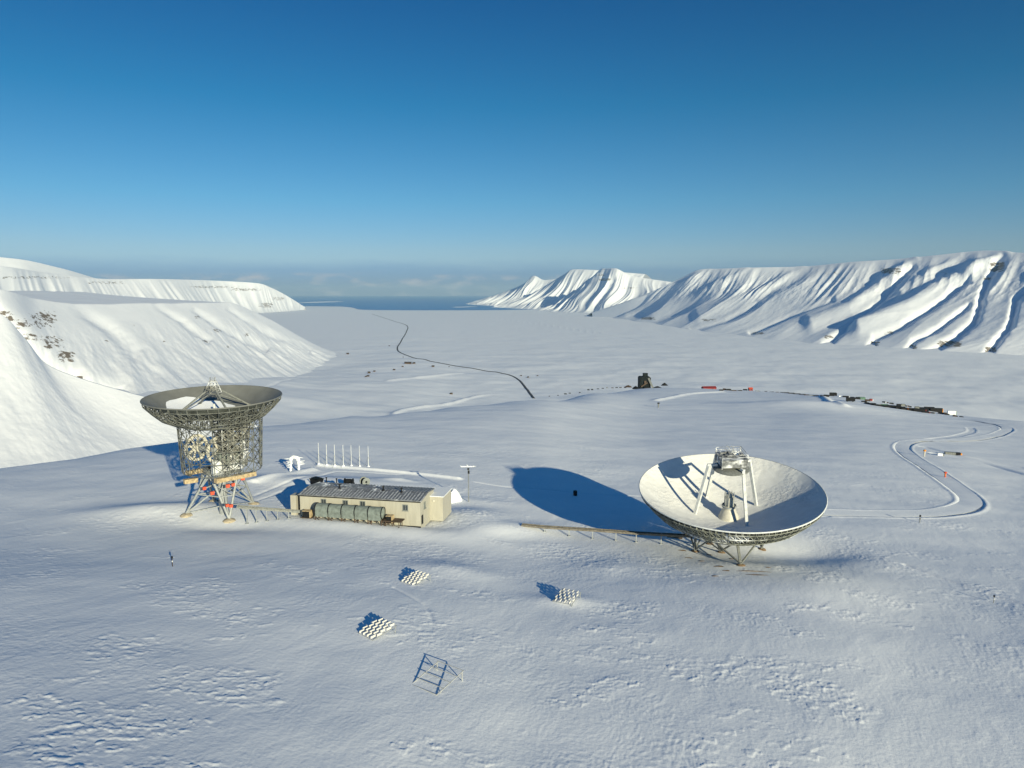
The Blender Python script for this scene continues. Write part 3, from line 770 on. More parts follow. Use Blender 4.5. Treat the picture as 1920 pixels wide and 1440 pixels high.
    for i in range(4):
        j = (i + 1) % 4; order = sorted(range(4), key=lambda q: ang[q]); i_, j_ = order[i], order[j]
        mb.tube(knee[i_][1][1], knee[j_][1][0], .16, 8)
        mb.tube(knee[i_][1][1], tc + Vector((math.cos(ang[j_] - .85) * R0, math.sin(ang[j_] - .85) * R0, -.4)), .13, 8)
        mb.tube(knee[i_][1][1], Vector((tc.x, tc.y, base_z + 5.2)), .14, 8); mb.tube(knee[i_][1][0], Vector((tc.x, tc.y, base_z + 7.6)), .14, 8)
        mb.tube(feet[i_] + Vector((0, 0, .5)), Vector((tc.x, tc.y, base_z + 1.6)), .14, 8); mb.tube(knee[i_][1][0], tc + Vector((math.cos(ang[i_] + .0) * R0, math.sin(ang[i_]) * R0, -.4)), .16, 8)
        mb.tube(knee[j_][1][0], tc + Vector((math.cos(ang[i_] + .85) * R0, math.sin(ang[i_] + .85) * R0, -.4)), .13, 8)
    mb.build('tower_bracing', M_LEG, root)
    for (u_, v_, Y_, w_) in ((383, 916, 156, .9), (398, 925, 153, 1.0), (427, 911.5, 156, 1.0), (437, 909, 157.5, .9), (455, 897.5, 160, 1.0), (426, 948, 152.5, .8), (433, 949, 153.5, .9)):
        mb = MB(); p = at(u_, v_, Y_); w_ *= .8; mb.box(p, (w_, .5, w_ * .8), e1); mb.box((p[0], p[1], p[2] + w_ * .45), (w_ * 1.1, .6, .1), e1); mb.build('cable_box', M_RED, root)
    # snow lying in the bowl
    n = 48; mb = MB(); lev = D.D * .52
    V = []; F_ = []
    for i in range(15):
        for k in range(n):
            th = 2 * math.pi * k / n; far = .5 + .5 * math.cos(th - rad(158))
            rmax = D.R * (.16 + .64 * far ** 1.3 + .03 * math.sin(5 * th + 1) + .02 * math.sin(11 * th))
            r = max(.02, rmax * i / 14); h = D.D * (r / D.R) ** 2 + max(.0, (1 - (r / rmax) ** 3)) * .55 * (0.35 + far) + .02
            V.append(D.P(r, th, h=h))
    for i in range(14):
        for k in range(n):
            F_.append((i * n + k, i * n + (k + 1) % n, (i + 1) * n + (k + 1) % n, (i + 1) * n + k))
    mb.add(V, F_, 0, True)
    tag(mb.build('snow_drift', M_DRIFT, None, D.P(0, 0, h=.1)), 'bank of sunlit snow lying in the bowl of the tall grey dish', 'snow', kind='stuff')
    return D, root, tc, base_z

def fixed():
    rnd = random.Random(8)
    D = Dish((48.9, 155.2, 16.3), 20.0, 7.2, -0.045, -0.17)
    bz = gz(D.c.x, D.c.y)
    root = thing('fixed_dish_antenna', 'wide low white dish antenna with snow dusted bowl on short splayed legs, right foreground', 'dish antenna', (D.c.x, D.c.y, bz))
    dish_surface(D, 160, 30).build('reflector', [M_DISHW, M_DISHB, M_WHITE], root)
    dish_truss(D, 96, [19.8, 18.4, 16.6, 14.4, 12.0, 9.4], (.6, 8.0, 2.6), .15, rnd).build('backing_truss', M_LATT2, root)
    H = D.D + 5.4
    for th, (fu, fv) in ((rad(228), (1303, 963)), (rad(312), (1400, 985)), (rad(48), (1418, 947)), (rad(132), (1325, 931))):
        mb = MB(); foot = D.sight(fu, fv); rel = foot - D.V; t2 = math.atan2(rel.dot(D.b), rel.dot(D.a)); rr = math.hypot(rel.dot(D.a), rel.dot(D.b))
        el = D.P(rr * .62 + .2, t2, h=H + .4); el2 = D.P(3.0, t2, h=H + .4)
        mb.bar(foot - D.N * .1, el, .62, .62); mb.bar(el - (el2 - el).normalized() * .31, el2, .62, .5)
        mb.build('feed_strut', M_WHITE, root)
    mb = MB(); o = D.P(0, 0, h=H - .9); mb.lathe(o, D.N, [(.02, -.6), (1.6, -.45), (3.0, -.1), (3.95, .35), (4.0, .6), (3.4, .85), (.02, .95)], 48)
    mb.build('secondary_mirror', M_STEEL, root)
    c = D.P(0, 0, h=H + 1.5); mb = MB(); x, y = D.a, D.b
    mb.box(c, (5.4, 5.0, 1.5), x, y, ez=D.N); mb.box(c + D.N * 1.0, (5.8, 5.4, .18), x, y, ez=D.N)
    for i in range(14):
        mb.box(c + D.N * 1.25 + x * rnd.uniform(-2.4, 2.4) + y * rnd.uniform(-2.2, 2.2), (rnd.uniform(.4, 1.3), rnd.uniform(.3, 1.0), rnd.uniform(.25, .7)), x, y, ez=D.N)
    for sx_ in (-1, 1):
        for sy_ in (-1, 1): mb.bar(c + x * sx_ * 2.75 + y * sy_ * 2.5 - D.N * 1.0, c + x * sx_ * 2.75 + y * sy_ * 2.5 + D.N * 2.2, .16)
    for h in (1.6, 2.2):
        for s_ in (-1, 1):
            mb.bar(c + x * -2.75 + y * 2.5 * s_ + D.N * h, c + x * 2.75 + y * 2.5 * s_ + D.N * h, .08); mb.bar(c + x * 2.75 * s_ - y * 2.5 + D.N * h, c + x * 2.75 * s_ + y * 2.5 + D.N * h, .08)
    for i in range(4): mb.tube(c + x * rnd.uniform(-2, 2) + y * rnd.uniform(-2, 2) + D.N, c + x * rnd.uniform(-2, 2) + y * 1 + D.N * rnd.uniform(2.4, 3.4), .05, 6)
    mb.build('receiver_cabin', paint('frosted_cabin', (.20, .21, .22), .6, .3, 1.6, frost=.42), root)
    mb = MB(); mb.lathe(D.V, D.N, [(2.35, .0), (2.3, .25), (1.25, 2.5), (1.45, 2.6), (1.45, 2.95), (1.0, 3.0), (1.0, 5.2), (.75, 5.3), (.72, 6.0), (.02, 6.05)], 28)
    hn = mb.build('feed_horn', M_CREAM2, root)
    mb = MB()
    for k in range(9):
        a = k * .7; mb.bar(D.P(1.05, a, h=3.2), D.P(1.05, a + .1, h=6.2 + .5 * rnd.random()), .12)
    mb.lathe(D.P(0, 0, h=2.85), D.N, [(1.5, 0), (1.62, .05), (1.62, .3), (1.5, .35)], 28); mb.build('horn_collar', M_LEG, hn)
    # short legs: a post and three raking struts from every footing to the ring under the bowl
    ringz = lambda th, r: D.P(r, th, off=2.6)
    for (u_, v_) in ((1303, 1034), (1389, 1060), (1428, 1030), (1352, 1036), (1375, 1018), (1330, 1020)):
        f = Vector(hit(u_, v_)); rel = f - D.V; th = math.atan2(rel.dot(D.b), rel.dot(D.a)); rr = min(11.0, max(6.5, math.hypot(rel.dot(D.a), rel.dot(D.b))))
        f.z = gz(f.x, f.y) + .1; mb = MB()
        mb.bar(f, ringz(th, rr), .5); 
        for o, r2 in ((-.55, 9.6), (.55, 9.6), (.12, 7.2)):
            mb.bar(f + Vector((0, 0, .25)), ringz(th + o, r2), .3)
        lg = mb.build('leg', M_STEEL, root)
        mb = MB(); mb.lathe((f.x, f.y, f.z - .9), (0, 0, 1), [(1.15, 0), (1.1, .7), (.8, 1.0), (.5, 1.1), (.02, 1.12)], 8); mb.build('footing', M_RUST, lg)
    return D, root, bz

D1, R1, TC1, BZ1 = steerable()
D2, R2, BZ2 = fixed()

# ------------------------------------------------------------------ station building
def station():
    A = Vector(at(562, 928, 165)); zt = A.z; zb0 = zt - 6.6
    ex = Vector((.983, -.186, 0)); ey = Vector((.186, .983, 0)); L = 30.0; Dp = 10.6; slope = .045
    def W(x, y, z): p = A + ex * x + ey * y; return Vector((p.x, p.y, zt - slope * x * 0 + z))
    root = thing('station_building', 'long cream station building with dark ribbed roof beside the grey dish tower', 'building', W(15, 5, -6.2))
    mb = MB(); H = 6.9
    mb.prism([W(0, 0, -H), W(L, 0, -H), W(L, Dp, -H), W(0, Dp, -H)], (0, 0, H))
    mb.prism([W(0, Dp * .5, 0), W(0, 0, 0), W(0, Dp * .5, .62)], ex * .2); mb.prism([W(0, Dp * .5, 0), W(0, Dp, 0), W(0, Dp * .5, .62)], ex * .2)
    mb.prism([W(L - .2, Dp * .5, 0), W(L - .2, 0, 0), W(L - .2, Dp * .5, .62)], ex * .2); mb.prism([W(L - .2, Dp * .5, 0), W(L - .2, Dp, 0), W(L - .2, Dp * .5, .62)], ex * .2)
    for i in range(1, 25): mb.box(W(i * 1.2, -.012, -H / 2), (.03, .03, H - .5), ex)
    mb.build('wall', M_CREAM, root)
    mb = MB(); mb.box(W(L / 2, -.06, -H + .75), (L + .1, .16, .5), ex); mb.box(W(L / 2, -.05, -.16), (L + .2, .14, .2), ex); mb.build('wall_strip', M_BLACK, root)  # dark strips along the wall foot and below the eave
    # roof: two gentle slopes with standing ribs
    mb = MB(); ov = .35
    for y0, y1, z0, z1 in ((-ov, Dp * .5, .06, .72), (Dp * .5, Dp + ov, .72, .06)):
        mb.prism([W(-ov, y0, z0), W(L + ov, y0, z0), W(L + ov, y1, z1), W(-ov, y1, z1)], (0, 0, .18))
        for i in range(38):
            x = -ov + .3 + i * (L + 2 * ov - .6) / 37; mb.bar(W(x, y0 + .02, z0 + .2), W(x, y1 - .02, z1 + .2), .16, .14)
            if y0 < 0:
                f = .35 + .5 * abs(math.sin(i * 2.3)); mb.bar(W(x + .2, y0 + .3, z0 + .2 + .02), W(x + .2, y0 + .3 + (y1 - y0) * f, z0 + .21 + (z1 - z0) * f), .2, .06, mi=1)
    rf = mb.build('roof', [M_ROOF, M_RIB], root)
    for x, y in ((8.2, 4.4), (19.3, 4.6), (24.0, 4.2)):
        mb = MB(); c = W(x, y, .06 + .66 * y / (Dp * .5)); mb.tube(c, c + Vector((0, 0, 1.1)), .16, 10); mb.lathe(c + Vector((0, 0, 1.1)), (0, 0, 1), [(.32, 0), (.3, .1), (.02, .28)], 10); mb.box(c + Vector((0, 0, .2)), (.6, .6, .3), ex)
        mb.build('roof_pipe', M_BLACK, rf)
    for i in range(9):      # frost left between the ribs
        x = 1.2 + i * 3.3 + .5 * (i % 3)
        mb = None
    def window(x, z, side=False):
        mb = MB(); o = W(x, -.07, z) if not side else W(L + .07, x, z); e = ex if not side else ey; nn = -ey if not side else ex
        for s_ in (-1, 1): mb.box(o + e * s_ * .62, (.12, .14, 1.36), e); mb.box(o + Vector((0, 0, s_ * .68)), (1.36, .14, .12), e)
        mb.box(o, (.06, .1, 1.3), e); fr = mb.build('window', M_FRAME, root)
        mb = MB(); mb.box(o - nn * .03, (1.2, .04, 1.3), e); mb.build('pane', M_GLASS, fr)
        mb = MB(); mb.box(o + nn * .1 - Vector((0, 0, .8)), (1.5, .26, .08), e); mb.build('sill', M_FRAME, fr)
    for x, z in ((6.1, -1.35), (11.6, -1.35), (15.9, -1.35), (26.4, -1.6)): window(x, z)
    window(3.0, -1.7, True)
    mb = MB(); mb.box(W(L + .06, 1.2, -4.6), (1.1, .1, 2.1), ey); d = mb.build('door', M_BLACK, root); mb = MB(); mb.box(W(L + .16, 1.55, -4.6), (.2, .08, .08), ey); mb.build('handle', M_STEEL, d)
    # porch on the left and wing at the right rear
    mb = MB(); mb.prism([W(-2.9, 3.0, -H), W(-.01, 3.0, -H), W(-.01, 8.0, -H), W(-2.9, 8.0, -H)], (0, 0, H - 1.1)); mb.build('porch', M_LEG, root)
    mb = MB(); mb.prism([W(-2.95, .9, -H), W(-1.55, .9, -H), W(-1.55, 3.2, -H), W(-2.95, 3.2, -H)], (0, 0, H - .5)); mb.build('porch_wall', M_CREAM, root)
    mb = MB(); wx0, wx1, wy0, wy1 = L - .6, L + 3.2, 7.6, 15.0
    mb.prism([W(wx0, wy0, -H), W(wx1, wy0, -H), W(wx1, wy1, -H), W(wx0, wy1, -H)], (0, 0, H - .9)); mb.build('rear_wing', M_CREAM, root)
    mb = MB(); mb.prism([W(wx0 - .2, wy0 - .25, -.88), W(wx1 + .25, wy0 - .25, -.88), W(wx1 + .25, wy1 + .2, -.8), W(wx0 - .2, wy1 + .2, -.8)], (0, 0, .16)); mb.build('wing_roof', M_DRIFT, root)
    mb = MB(); mb.box(W(wx0 + 1.5, wy0 - .08, -1.9), (.5, .3, .5), ex); mb.build('wall_lamp', M_ORANGE if False else M_CREAM2, root)
    # the grey cylinder on stilts along the front
    T = thing('storage_tank', 'long grey green horizontal tank on stilts along the front of the cream building', 'tank', W(12.3, -3.0, -6.2))
    x0, x1, r = 5.3, 21.6, 1.38; c0 = W(x0, -1.9, -2.45); c1 = W(x1, -1.9, -2.6)
    ax = (c1 - c0).normalized(); Lt = (c1 - c0).length
    for k in range(5):
        mb = MB(); a = c0 + ax * (Lt * k / 5 + .12); b = c0 + ax * (Lt * (k + 1) / 5 - .12)
        prof = [(r, 0), (r, (b - a).length)]
        if k == 0: prof = [(.02, -.55), (r * .5, -.45), (r * .85, -.2)] + prof
        if k == 4: prof = prof + [(r * .85, (b - a).length + .2), (.02, (b - a).length + .5)]
        mb.lathe(a, ax, prof, 32); mb.box(a.lerp(b, .5) - Vector((0, 0, .75)), ((b - a).length, 2 * r * .98, 1.5), ax); mb.build('tank_section', M_TANK, T)
    for k in range(6):
        mb = MB(); p = c0 + ax * (Lt * k / 5)
        mb.lathe(p - ax * .1, ax, [(r + .0, 0), (r + .09, .02), (r + .09, .18), (r, .2)], 32); mb.build('tank_band', M_BLACK, T)
        mb = MB(); g = min(gz(p.x, p.y), p.z - 2.4)
        for s_ in (-1, 1):
            q = p - ey * s_ * 1.1
            mb.bar(q + Vector((0, 0, -1.2)), Vector((q.x, q.y, g - .4)), .22); mb.bar(q + Vector((0, 0, -1.5)) + ax * .1, Vector((q.x, q.y, g)) + ax * 1.0, .14)
        mb.bar(p - ey * 1.3 - Vector((0, 0, 1.56)), p + ey * 1.3 - Vector((0, 0, 1.56)), .24); mb.build('stilt', M_BROWN, T)
    mb = MB(); a = c1 + ax * .8 - Vector((0, 0, 1.5)); mb.box(a + ax * 1.8, (4.4, 2.6, .2), ax)
    for s_ in (.2, 3.4):
        for t in (-1, 1): q = a + ax * s_ + ey * t * 1.1; mb.bar(q, Vector((q.x, q.y, gz(q.x, q.y) - .3)), .16)
    mb.build('end_deck', M_BROWN, T)
    for (x, z, w, lab) in ((2.7, -3.9, 1.7, 'small dark pump housing on a stand left of the grey green tank'), (23.2, -3.9, 1.2, 'narrow dark cabinet on the deck right of the grey green tank')):
        b0 = W(x, -1.8, z); t = thing('pump_housing', lab, 'pump housing', (b0.x, b0.y, gz(b0.x, b0.y)))
        mb = MB(); mb.box(b0, (w, 1.3, 1.5), ex); mb.build('casing', M_BLACK, t, bevel=.04)
        mb = MB(); mb.box(b0 + ex * (w / 2 + .12), (.25, 1.4, 1.6), ex); mb.box(b0 + Vector((0, 0, .8)), (w + .3, 1.45, .12), ex); mb.build('cover', M_TAN, t)
        mb = MB()
        for s_ in (-1, 1):
            for q in (-.55, .55): p = b0 + ex * s_ * w * .55 + ey * q; mb.bar(p - Vector((0, 0, .7)), Vector((p.x + .2 * s_, p.y, gz(p.x, p.y) - .3)), .13)
        mb.box(b0 - Vector((0, 0, .82)), (w + 1.0, 1.5, .14), ex); mb.build('stand', M_BROWN, t)
    return W, ex, ey, L, Dp
BW, BEX, BEY, BL, BD = station()

# drifts and dumped snow by the right end of the building
def snow_lump(u, v, sx, sy, h, rot, label, seed):
    p = hit(u, v); n = 26; V = []; Fc = []; rr = np.random.RandomState(seed)
    for i in range(9):
        for k in range(n):
            t = 2 * math.pi * k / n; f = i / 8; w = 1 + .22 * math.sin(3 * t + seed) + .12 * math.sin(7 * t + 2 * seed)
            x = sx * f * w * math.cos(t); y = sy * f * w * math.sin(t); c, s_ = math.cos(rot), math.sin(rot)
            X = p[0] + x * c - y * s_; Y = p[1] + x * s_ + y * c
            V.append((X, Y, gz(X, Y) - .25 + (h + .25) * (1 - f ** 2.2) * (1 + .25 * math.sin(5 * t * f + seed))))
    for i in range(8):
        for k in range(n): Fc.append((i * n + k, i * n + (k + 1) % n, (i + 1) * n + (k + 1) % n, (i + 1) * n + k))
    mb = MB(); mb.add(V, Fc, 0, True)
    return tag(mb.build('snow_pile', M_DRIFT, None, p), label, 'snow pile', 'cleared snow heaps')
snow_lump(826, 960, 2.2, 1.6, 2.4, .2, 'white heap of cleared snow against the right end wall of the cream building', 2)
snow_lump(806, 973, 1.6, .9, .9, .1, 'low snow heap at the front right corner of the cream building', 5)
snow_lump(850, 938, 2.0, 4.0, 2.6, -.3, 'sunlit snow bank behind the rear wing of the cream building', 7)

# dark gear standing on the bank behind the roof
def drum(u, v, Y, r, w, yaw, label, mats):
    c = Vector(at(u, v, Y)); g = c.z - r; a = Vector((math.cos(yaw), math.sin(yaw), 0))
    t = thing('cable_drum', label, 'cable drum', (c.x, c.y, g), 'dark gear behind the station roof')
    mb = MB(); mb.lathe(c - a * w / 2, a, [(r * .45, 0), (r * .45, w)], 24); mb.lathe(c - a * w * .3, a, [(.02, 0), (r * .8, 0), (r * .8, w * .6), (.02, w * .6)], 28); mb.build('cable_coil', M_BLACK, t)
    for s_ in (-1, 1):
        mb = MB(); mb.lathe(c + a * s_ * w / 2 - a * .08, a, [(.3, 0), (r, 0), (r, .16), (.3, .16), (.3, 0)], 28)
        for k in range(6):
            d = Vector((0, 0, 1)) * math.cos(k) + a.cross(Vector((0, 0, 1))) * math.sin(k)
        mb.build('flange', mats, t)
    mb = MB(); side = a.cross(Vector((0, 0, 1)))
    for s_ in (-1, 1): mb.box(c + side * s_ * r * .5 - Vector((0, 0, r * .82)), (w * 1.3, .3, r * .36), a)
    mb.bar(c - a * w * .6 - Vector((0, 0, r)), c + a * w * .6 - Vector((0, 0, r)), .4, 1.2); mb.build('cradle', M_BLACK, t)
drum(684, 902.5, 181, 1.1, 1.6, rad(-52), 'dark cable drum with pale spoked flange behind the station roof ridge', M_FRAME)
drum(654, 902, 182, .75, 2.2, rad(-8), 'low dark cable drum lying behind the middle of the station roof', M_BLACK)
def skip_bin():
    c = Vector(at(594, 904, 180)); a = Vector((.8, -.6, 0)); t = thing('waste_skip', 'black open skip behind the left end of the station roof', 'skip', (c.x, c.y, c.z - 1))
    b = a.cross(Vector((0, 0, 1)))
    mb = MB(); mb.prism([c - a * 1.2 - b * 1.0 - Vector((0, 0, 1)), c + a * 1.0 - b * 1.0 - Vector((0, 0, 1)), c + a * 1.6 - b * 1.0 + Vector((0, 0, .9)), c - a * 1.6 - b * 1.0 + Vector((0, 0, .9))], b * 2.0); mb.build('body', M_BLACK, t)
    mb = MB(); mb.bar(c - a * 1.7 + b + Vector((0, 0, .95)), c + a * 1.7 + b + Vector((0, 0, .95)), .14); mb.bar(c - a * 1.7 - b + Vector((0, 0, .95)), c + a * 1.7 - b + Vector((0, 0, .95)), .14)
    mb.box(c + Vector((0, 0, 1.05)), (2.6, 1.6, .3), a); mb.build('lid', M_TEAL, t)
    mb = MB()
    for s_ in (-.7, .7): mb.bar(c + a * s_ - b * 1.0 - Vector((0, 0, 1.05)), c + a * s_ + b * 1.0 - Vector((0, 0, 1.05)), .25, .6)
    mb.build('skid', M_BLACK, t)
skip_bin()
for u_, v_, Y_, lb in ((612, 900, 182, 'short dark post left of the low drum behind the roof'), (631, 902, 182, 'slim dark post beside the low drum behind the roof')):
    p = at(u_, v_, Y_); g = p[2] - 1.0; mb = MB(); mb.tube((p[0], p[1], g - 1), (p[0], p[1], p[2] + .5), .14, 8); mb.lathe((p[0], p[1], p[2] + .5), (0, 0, 1), [(.24, 0), (.24, .2), (.02, .3)], 8)
    tag(mb.build('post', M_BLACK, None, (p[0], p[1], g)), lb, 'post')

# ------------------------------------------------------------------ poles, masts, frosted frame
POLE = None
for i, (ub, vb, ut, vt) in enumerate(((598, 870, 598.5, 823), (613, 872, 613.5, 825), (628, 873, 627.5, 826), (644, 873.5, 643.5, 826), (659, 873.5, 658.5, 827), (674.6, 874.5, 674.5, 827), (691, 875, 691.5, 828))):
    p = hit(ub, vb); p[2] = gz(p[0], p[1])
    lab = 'white antenna pole, number %s from the left in the row of seven behind the building'
    lab = ['leftmost thin white pole of the row of seven behind the building, nearest the frosted frame', 'second thin white pole from the frosted frame in the row of seven', 'third thin white pole from the frosted frame in the row of seven', 'middle thin white pole of the row of seven behind the building', 'fifth thin white pole from the frosted frame in the row of seven', 'sixth thin white pole, next to last at the right of the row of seven', 'rightmost thin white pole of the row of seven, farthest from the frosted frame'][i]
    if POLE is None:
        POLE = thing('antenna_pole', lab, 'pole', p, 'row of white poles behind the building'); z = Vector(p)
        mb = MB(); mb.tube(z - Vector((0, 0, .5)), z + Vector((0, 0, 7.1)), .11, 8, r2=.08); mb.build('shaft', M_WHITE, POLE)
        mb = MB(); mb.lathe(z - Vector((0, 0, .4)), (0, 0, 1), [(.5, 0), (.45, .5), (.25, .8), (.2, .8)], 8); mb.build('base_block', M_FROST, POLE)
        mb = MB()
        for k in range(3): a = k * 2.1 + .4; mb.bar(z + Vector((0, 0, 3.6)), z + Vector((1.9 * math.cos(a), 1.9 * math.sin(a), -.3)), .04)
        mb.build('guy_wire', M_STEEL, POLE)
    else:
        o = copy_tree(POLE); o.location = p; o['label'] = lab
    
def frosted_frame():
    p = Vector(hit(553, 883)); p.z = gz(p.x, p.y) + .5; s = 0.152; rnd = random.Random(4)
    t = thing('frosted_frame', 'snow caked arch shaped frame with rime spikes left of the white poles', 'frame', p)
    for x in (-1.3, 1.3):
        mb = MB(); prev = None
        for k in range(9):
            z = p + Vector((x * (1 - .03 * k) + rnd.uniform(-.08, .08), rnd.uniform(-.1, .1), -.3 + k * .45)); r = rnd.uniform(.28, .42) * (1.15 - .03 * k)
            mb.lathe(z, (0, 0, 1), [(.02, -r), (r * .8, -r * .6), (r, 0), (r * .8, r * .6), (.02, r)], 9)
        mb.build('post', M_FROST, t)
    mb = MB()
    for k in range(13):
        a = math.pi * k / 12; r = rnd.uniform(.45, .7); z = p + Vector((1.15 * math.cos(a), rnd.uniform(-.2, .2), 3.2 + .75 * math.sin(a)))
        mb.lathe(z, (rnd.uniform(-.4, .4), 0, 1), [(.02, -r), (r * .8, -r * .6), (r, 0), (r * .8, r * .6), (.02, r)], 9)
    mb.build('arch_top', M_FROST, t)
    for k in range(14):
        mb = MB(); sd_ = rnd.choice([-1, 1, -1]); z0 = p + Vector((sd_ * 1.1, 0, rnd.uniform(.6, 3.9))); mb.tube(z0, z0 + Vector((sd_ * rnd.uniform(1.0, 2.2), rnd.uniform(-.6, .6), rnd.uniform(-.3, .5))), .16, 6, r2=.06)
        mb.build('rime_spike', M_FROST, t)
frosted_frame()
def mast():
    p = Vector(hit(878.5, 941)); p.z = gz(p.x, p.y); t = thing('lattice_mast', 'slim dark mast with frosted crossbar right of the cream building', 'mast', p); h = 9.6
    mb = MB()
    for k in range(3):
        a = k * 2.094; o = Vector((.16 * math.cos(a), .16 * math.sin(a), 0)); mb.bar(p + o - Vector((0, 0, .5)), p + o + Vector((0, 0, h)), .07)
        for j in range(20): o2 = Vector((.16 * math.cos(a + 2.094), .16 * math.sin(a + 2.094), 0)); mb.bar(p + o + Vector((0, 0, j * h / 20)), p + o2 + Vector((0, 0, (j + 1) * h / 20)), .04)
    mb.build('shaft', M_STEEL, t)
    mb = MB(); mb.box(p + Vector((0.1, 0, h - 1.2)), (.5, .4, .8)); mb.box(p + Vector((0, 0, h - .3)), (.5, .5, .4)); mb.build('instrument_box', M_BLACK, t)
    mb = MB(); rnd = random.Random(2)
    mb.tube(p + Vector((-2.0, 0, h + .35)), p + Vector((2.0, .3, h + .3)), .16, 7)
    for k in range(8): x = rnd.uniform(-1.9, 1.9); mb.tube(p + Vector((x, 0, h + .3)), p + Vector((x + rnd.uniform(-.5, .5), rnd.uniform(-.5, .5), h + .3 + rnd.uniform(.2, .6))), .12, 6, r2=.05)
    mb.build('crossbar', M_FROST, t)
mast()

# ------------------------------------------------------------------ cable walkways
def walkway(pts_px, Yh, label, posts, w=1.1, drop=.0, mat=None, lift=1.7):
    P = []
    for (u, v, Y) in pts_px: P.append(Vector(at(u, v, Y)))
    g = [gz(p.x, p.y) for p in P]
    t = thing('cable_walkway', label, 'walkway', (P[0].x, P[0].y, g[0]))
    mb = MB()
    for a, b in zip(P, P[1:]):
        mb.bar(a, b, w, .28); d = (b - a).normalized(); s_ = Vector((-d.y, d.x, 0)).normalized()
        for k in (-1, 1): mb.bar(a + s_ * k * w * .55 + Vector((0, 0, .2)), b + s_ * k * w * .55 + Vector((0, 0, .2)), .1, .32)
    mb.build('deck', M_TAN if mat is None else mat, t)
    for (f,) in posts:
        k = int(f); q = P[k].lerp(P[min(k + 1, len(P) - 1)], f - k); gg = gz(q.x, q.y)
        if q.z - gg < .3: continue
        mb = MB(); d = (P[min(k + 1, len(P) - 1)] - P[k]).normalized(); s_ = Vector((-d.y, d.x, 0))
        for e in (-.35, .35): mb.bar(q + s_ * e, Vector((q.x + s_.x * e, q.y + s_.y * e, gg - .4)), .17)
        mb.bar(q + s_ * .5 - Vector((0, 0, .2)), q - s_ * .5 - Vector((0, 0, .2)), .16); mb.box((q.x, q.y, gg + .02), (.7, .7, .2)); mb.build('post', M_LEG, t)
walkway([(978, 985, 166.5), (1021, 989, 165.5), (1067, 992, 164.6), (1111, 994.5, 163.6), (1155, 997.5, 162.6), (1193, 1000.5, 161.6), (1240, 1003, 160.5), (1300, 1006, 158.5)], 0,
        'straight raised cable walkway on posts running to the wide white dish', [(1.0,), (2.0,), (3.0,), (4.0,), (5.0,), (6.0,)], 1.0, mat=paint('weathered_wood', (.17, .155, .13), .75, .2, 2))
walkway([(444, 951, 159), (480, 954, 160), (520, 957, 161.5), (562, 960, 163)], 0, 'short raised cable walkway between the grey dish tower and the cream building', [(.5,), (1.0,), (1.5,), (2.0,), (2.5,)], .9, mat=M_STEEL)

# ------------------------------------------------------------------ staggered board racks
def make_rack(boards, label, name, M_STEEL=None):
    M_STEEL = M_STEEL or M_LEG
    o = Vector((0, 0, 0)); t = thing(name, label, 'rack', (0, 0, 0), 'low racks on the foreground snow')
    we, lu = 3.9, 5.0; z0, z1 = .4, 1.0; zz = lambda u: z0 + (z1 - z0) * u / lu
    for k, x in enumerate((0, we)):
        mb = MB(); mb.bar((x, 0, z0), (x, lu, z1), .09)
        mb.build('side_rail', M_STEEL, t)
    mb = MB()
    for u in (0, 1.25, 2.5, 3.75, lu): mb.bar((-.15, u, zz(u) + .07), (we + .15, u, zz(u) + .07), .07)
    mb.build('cross_rail', M_STEEL, t)
    for x in (0, we):
        for u in (.2, lu - .2):
            mb = MB(); mb.bar((x, u, -.6), (x, u, zz(u)), .11); mb.bar((x, u + (.9 if u < 1 else -.9), zz(u + (.9 if u < 1 else -.9))), (x, u, .0), .06); mb.build('leg', M_STEEL, t)
    if boards:
        k = 0
        for row in range(5):
            for c in range(5 if row % 2 else 4):
                x = (.5 + c) * we / 4 - (we / 8 if row % 2 else 0); u = .5 + row * 1.0
                x = min(max(x, .1), we - .1)
                mb = MB(); mb.box((x, u, zz(u) + .26), (.05, 1.0, .38)); mb.box((x + .03, u, zz(u) + .46), (.08, 1.0, .04)); mb.build('board', M_BOARD, t)
    return t
M_PALE = paint('pale_rack_steel', (.40, .41, .41), .5, .1, 2)
M_BOARD = paint('white_boards', (.62, .61, .58), .6, .05, 2)
rack0 = make_rack(True, 'rack of staggered white boards nearest the camera, left of the other two', 'board_rack')
for i, (u_, v_, yaw, lab) in enumerate(((707, 1186, -40, 'rack of staggered white boards nearest the camera, farthest left of the three'), (779, 1090, -36, 'rack of staggered white boards farthest from the camera, middle of the three'), (1063, 1124, -27, 'rack of staggered white boards below the walkway, rightmost of the three'))):
    o = rack0 if i == 0 else copy_tree(rack0); p = hit(u_, v_); c = Vector((1.95, 2.5, 0)); yr = rad(yaw); c.rotate(Matrix.Rotation(yr, 3, 'Z'))
    c = c * .86; o.location = (p[0] - c.x, p[1] - c.y, gz(p[0], p[1]) - .15); o.rotation_euler = (0, 0, yr); o['label'] = lab; o.scale = (.86, .86, .86)
bare = make_rack(False, 'bare grey metal rack without boards in the foreground, casting a grid of shadow', 'bare_rack', M_PALE)
p = hit(820, 1279); c = Vector((1.95, 2.5, 0)); yr = rad(-34); c.rotate(Matrix.Rotation(yr, 3, 'Z')); c = c * 1.05; bare.location = (p[0] - c.x, p[1] - c.y, gz(p[0], p[1]) - .15); bare.rotation_euler = (0, 0, yr); bare.scale = (1.05, 1.05, 1.05)

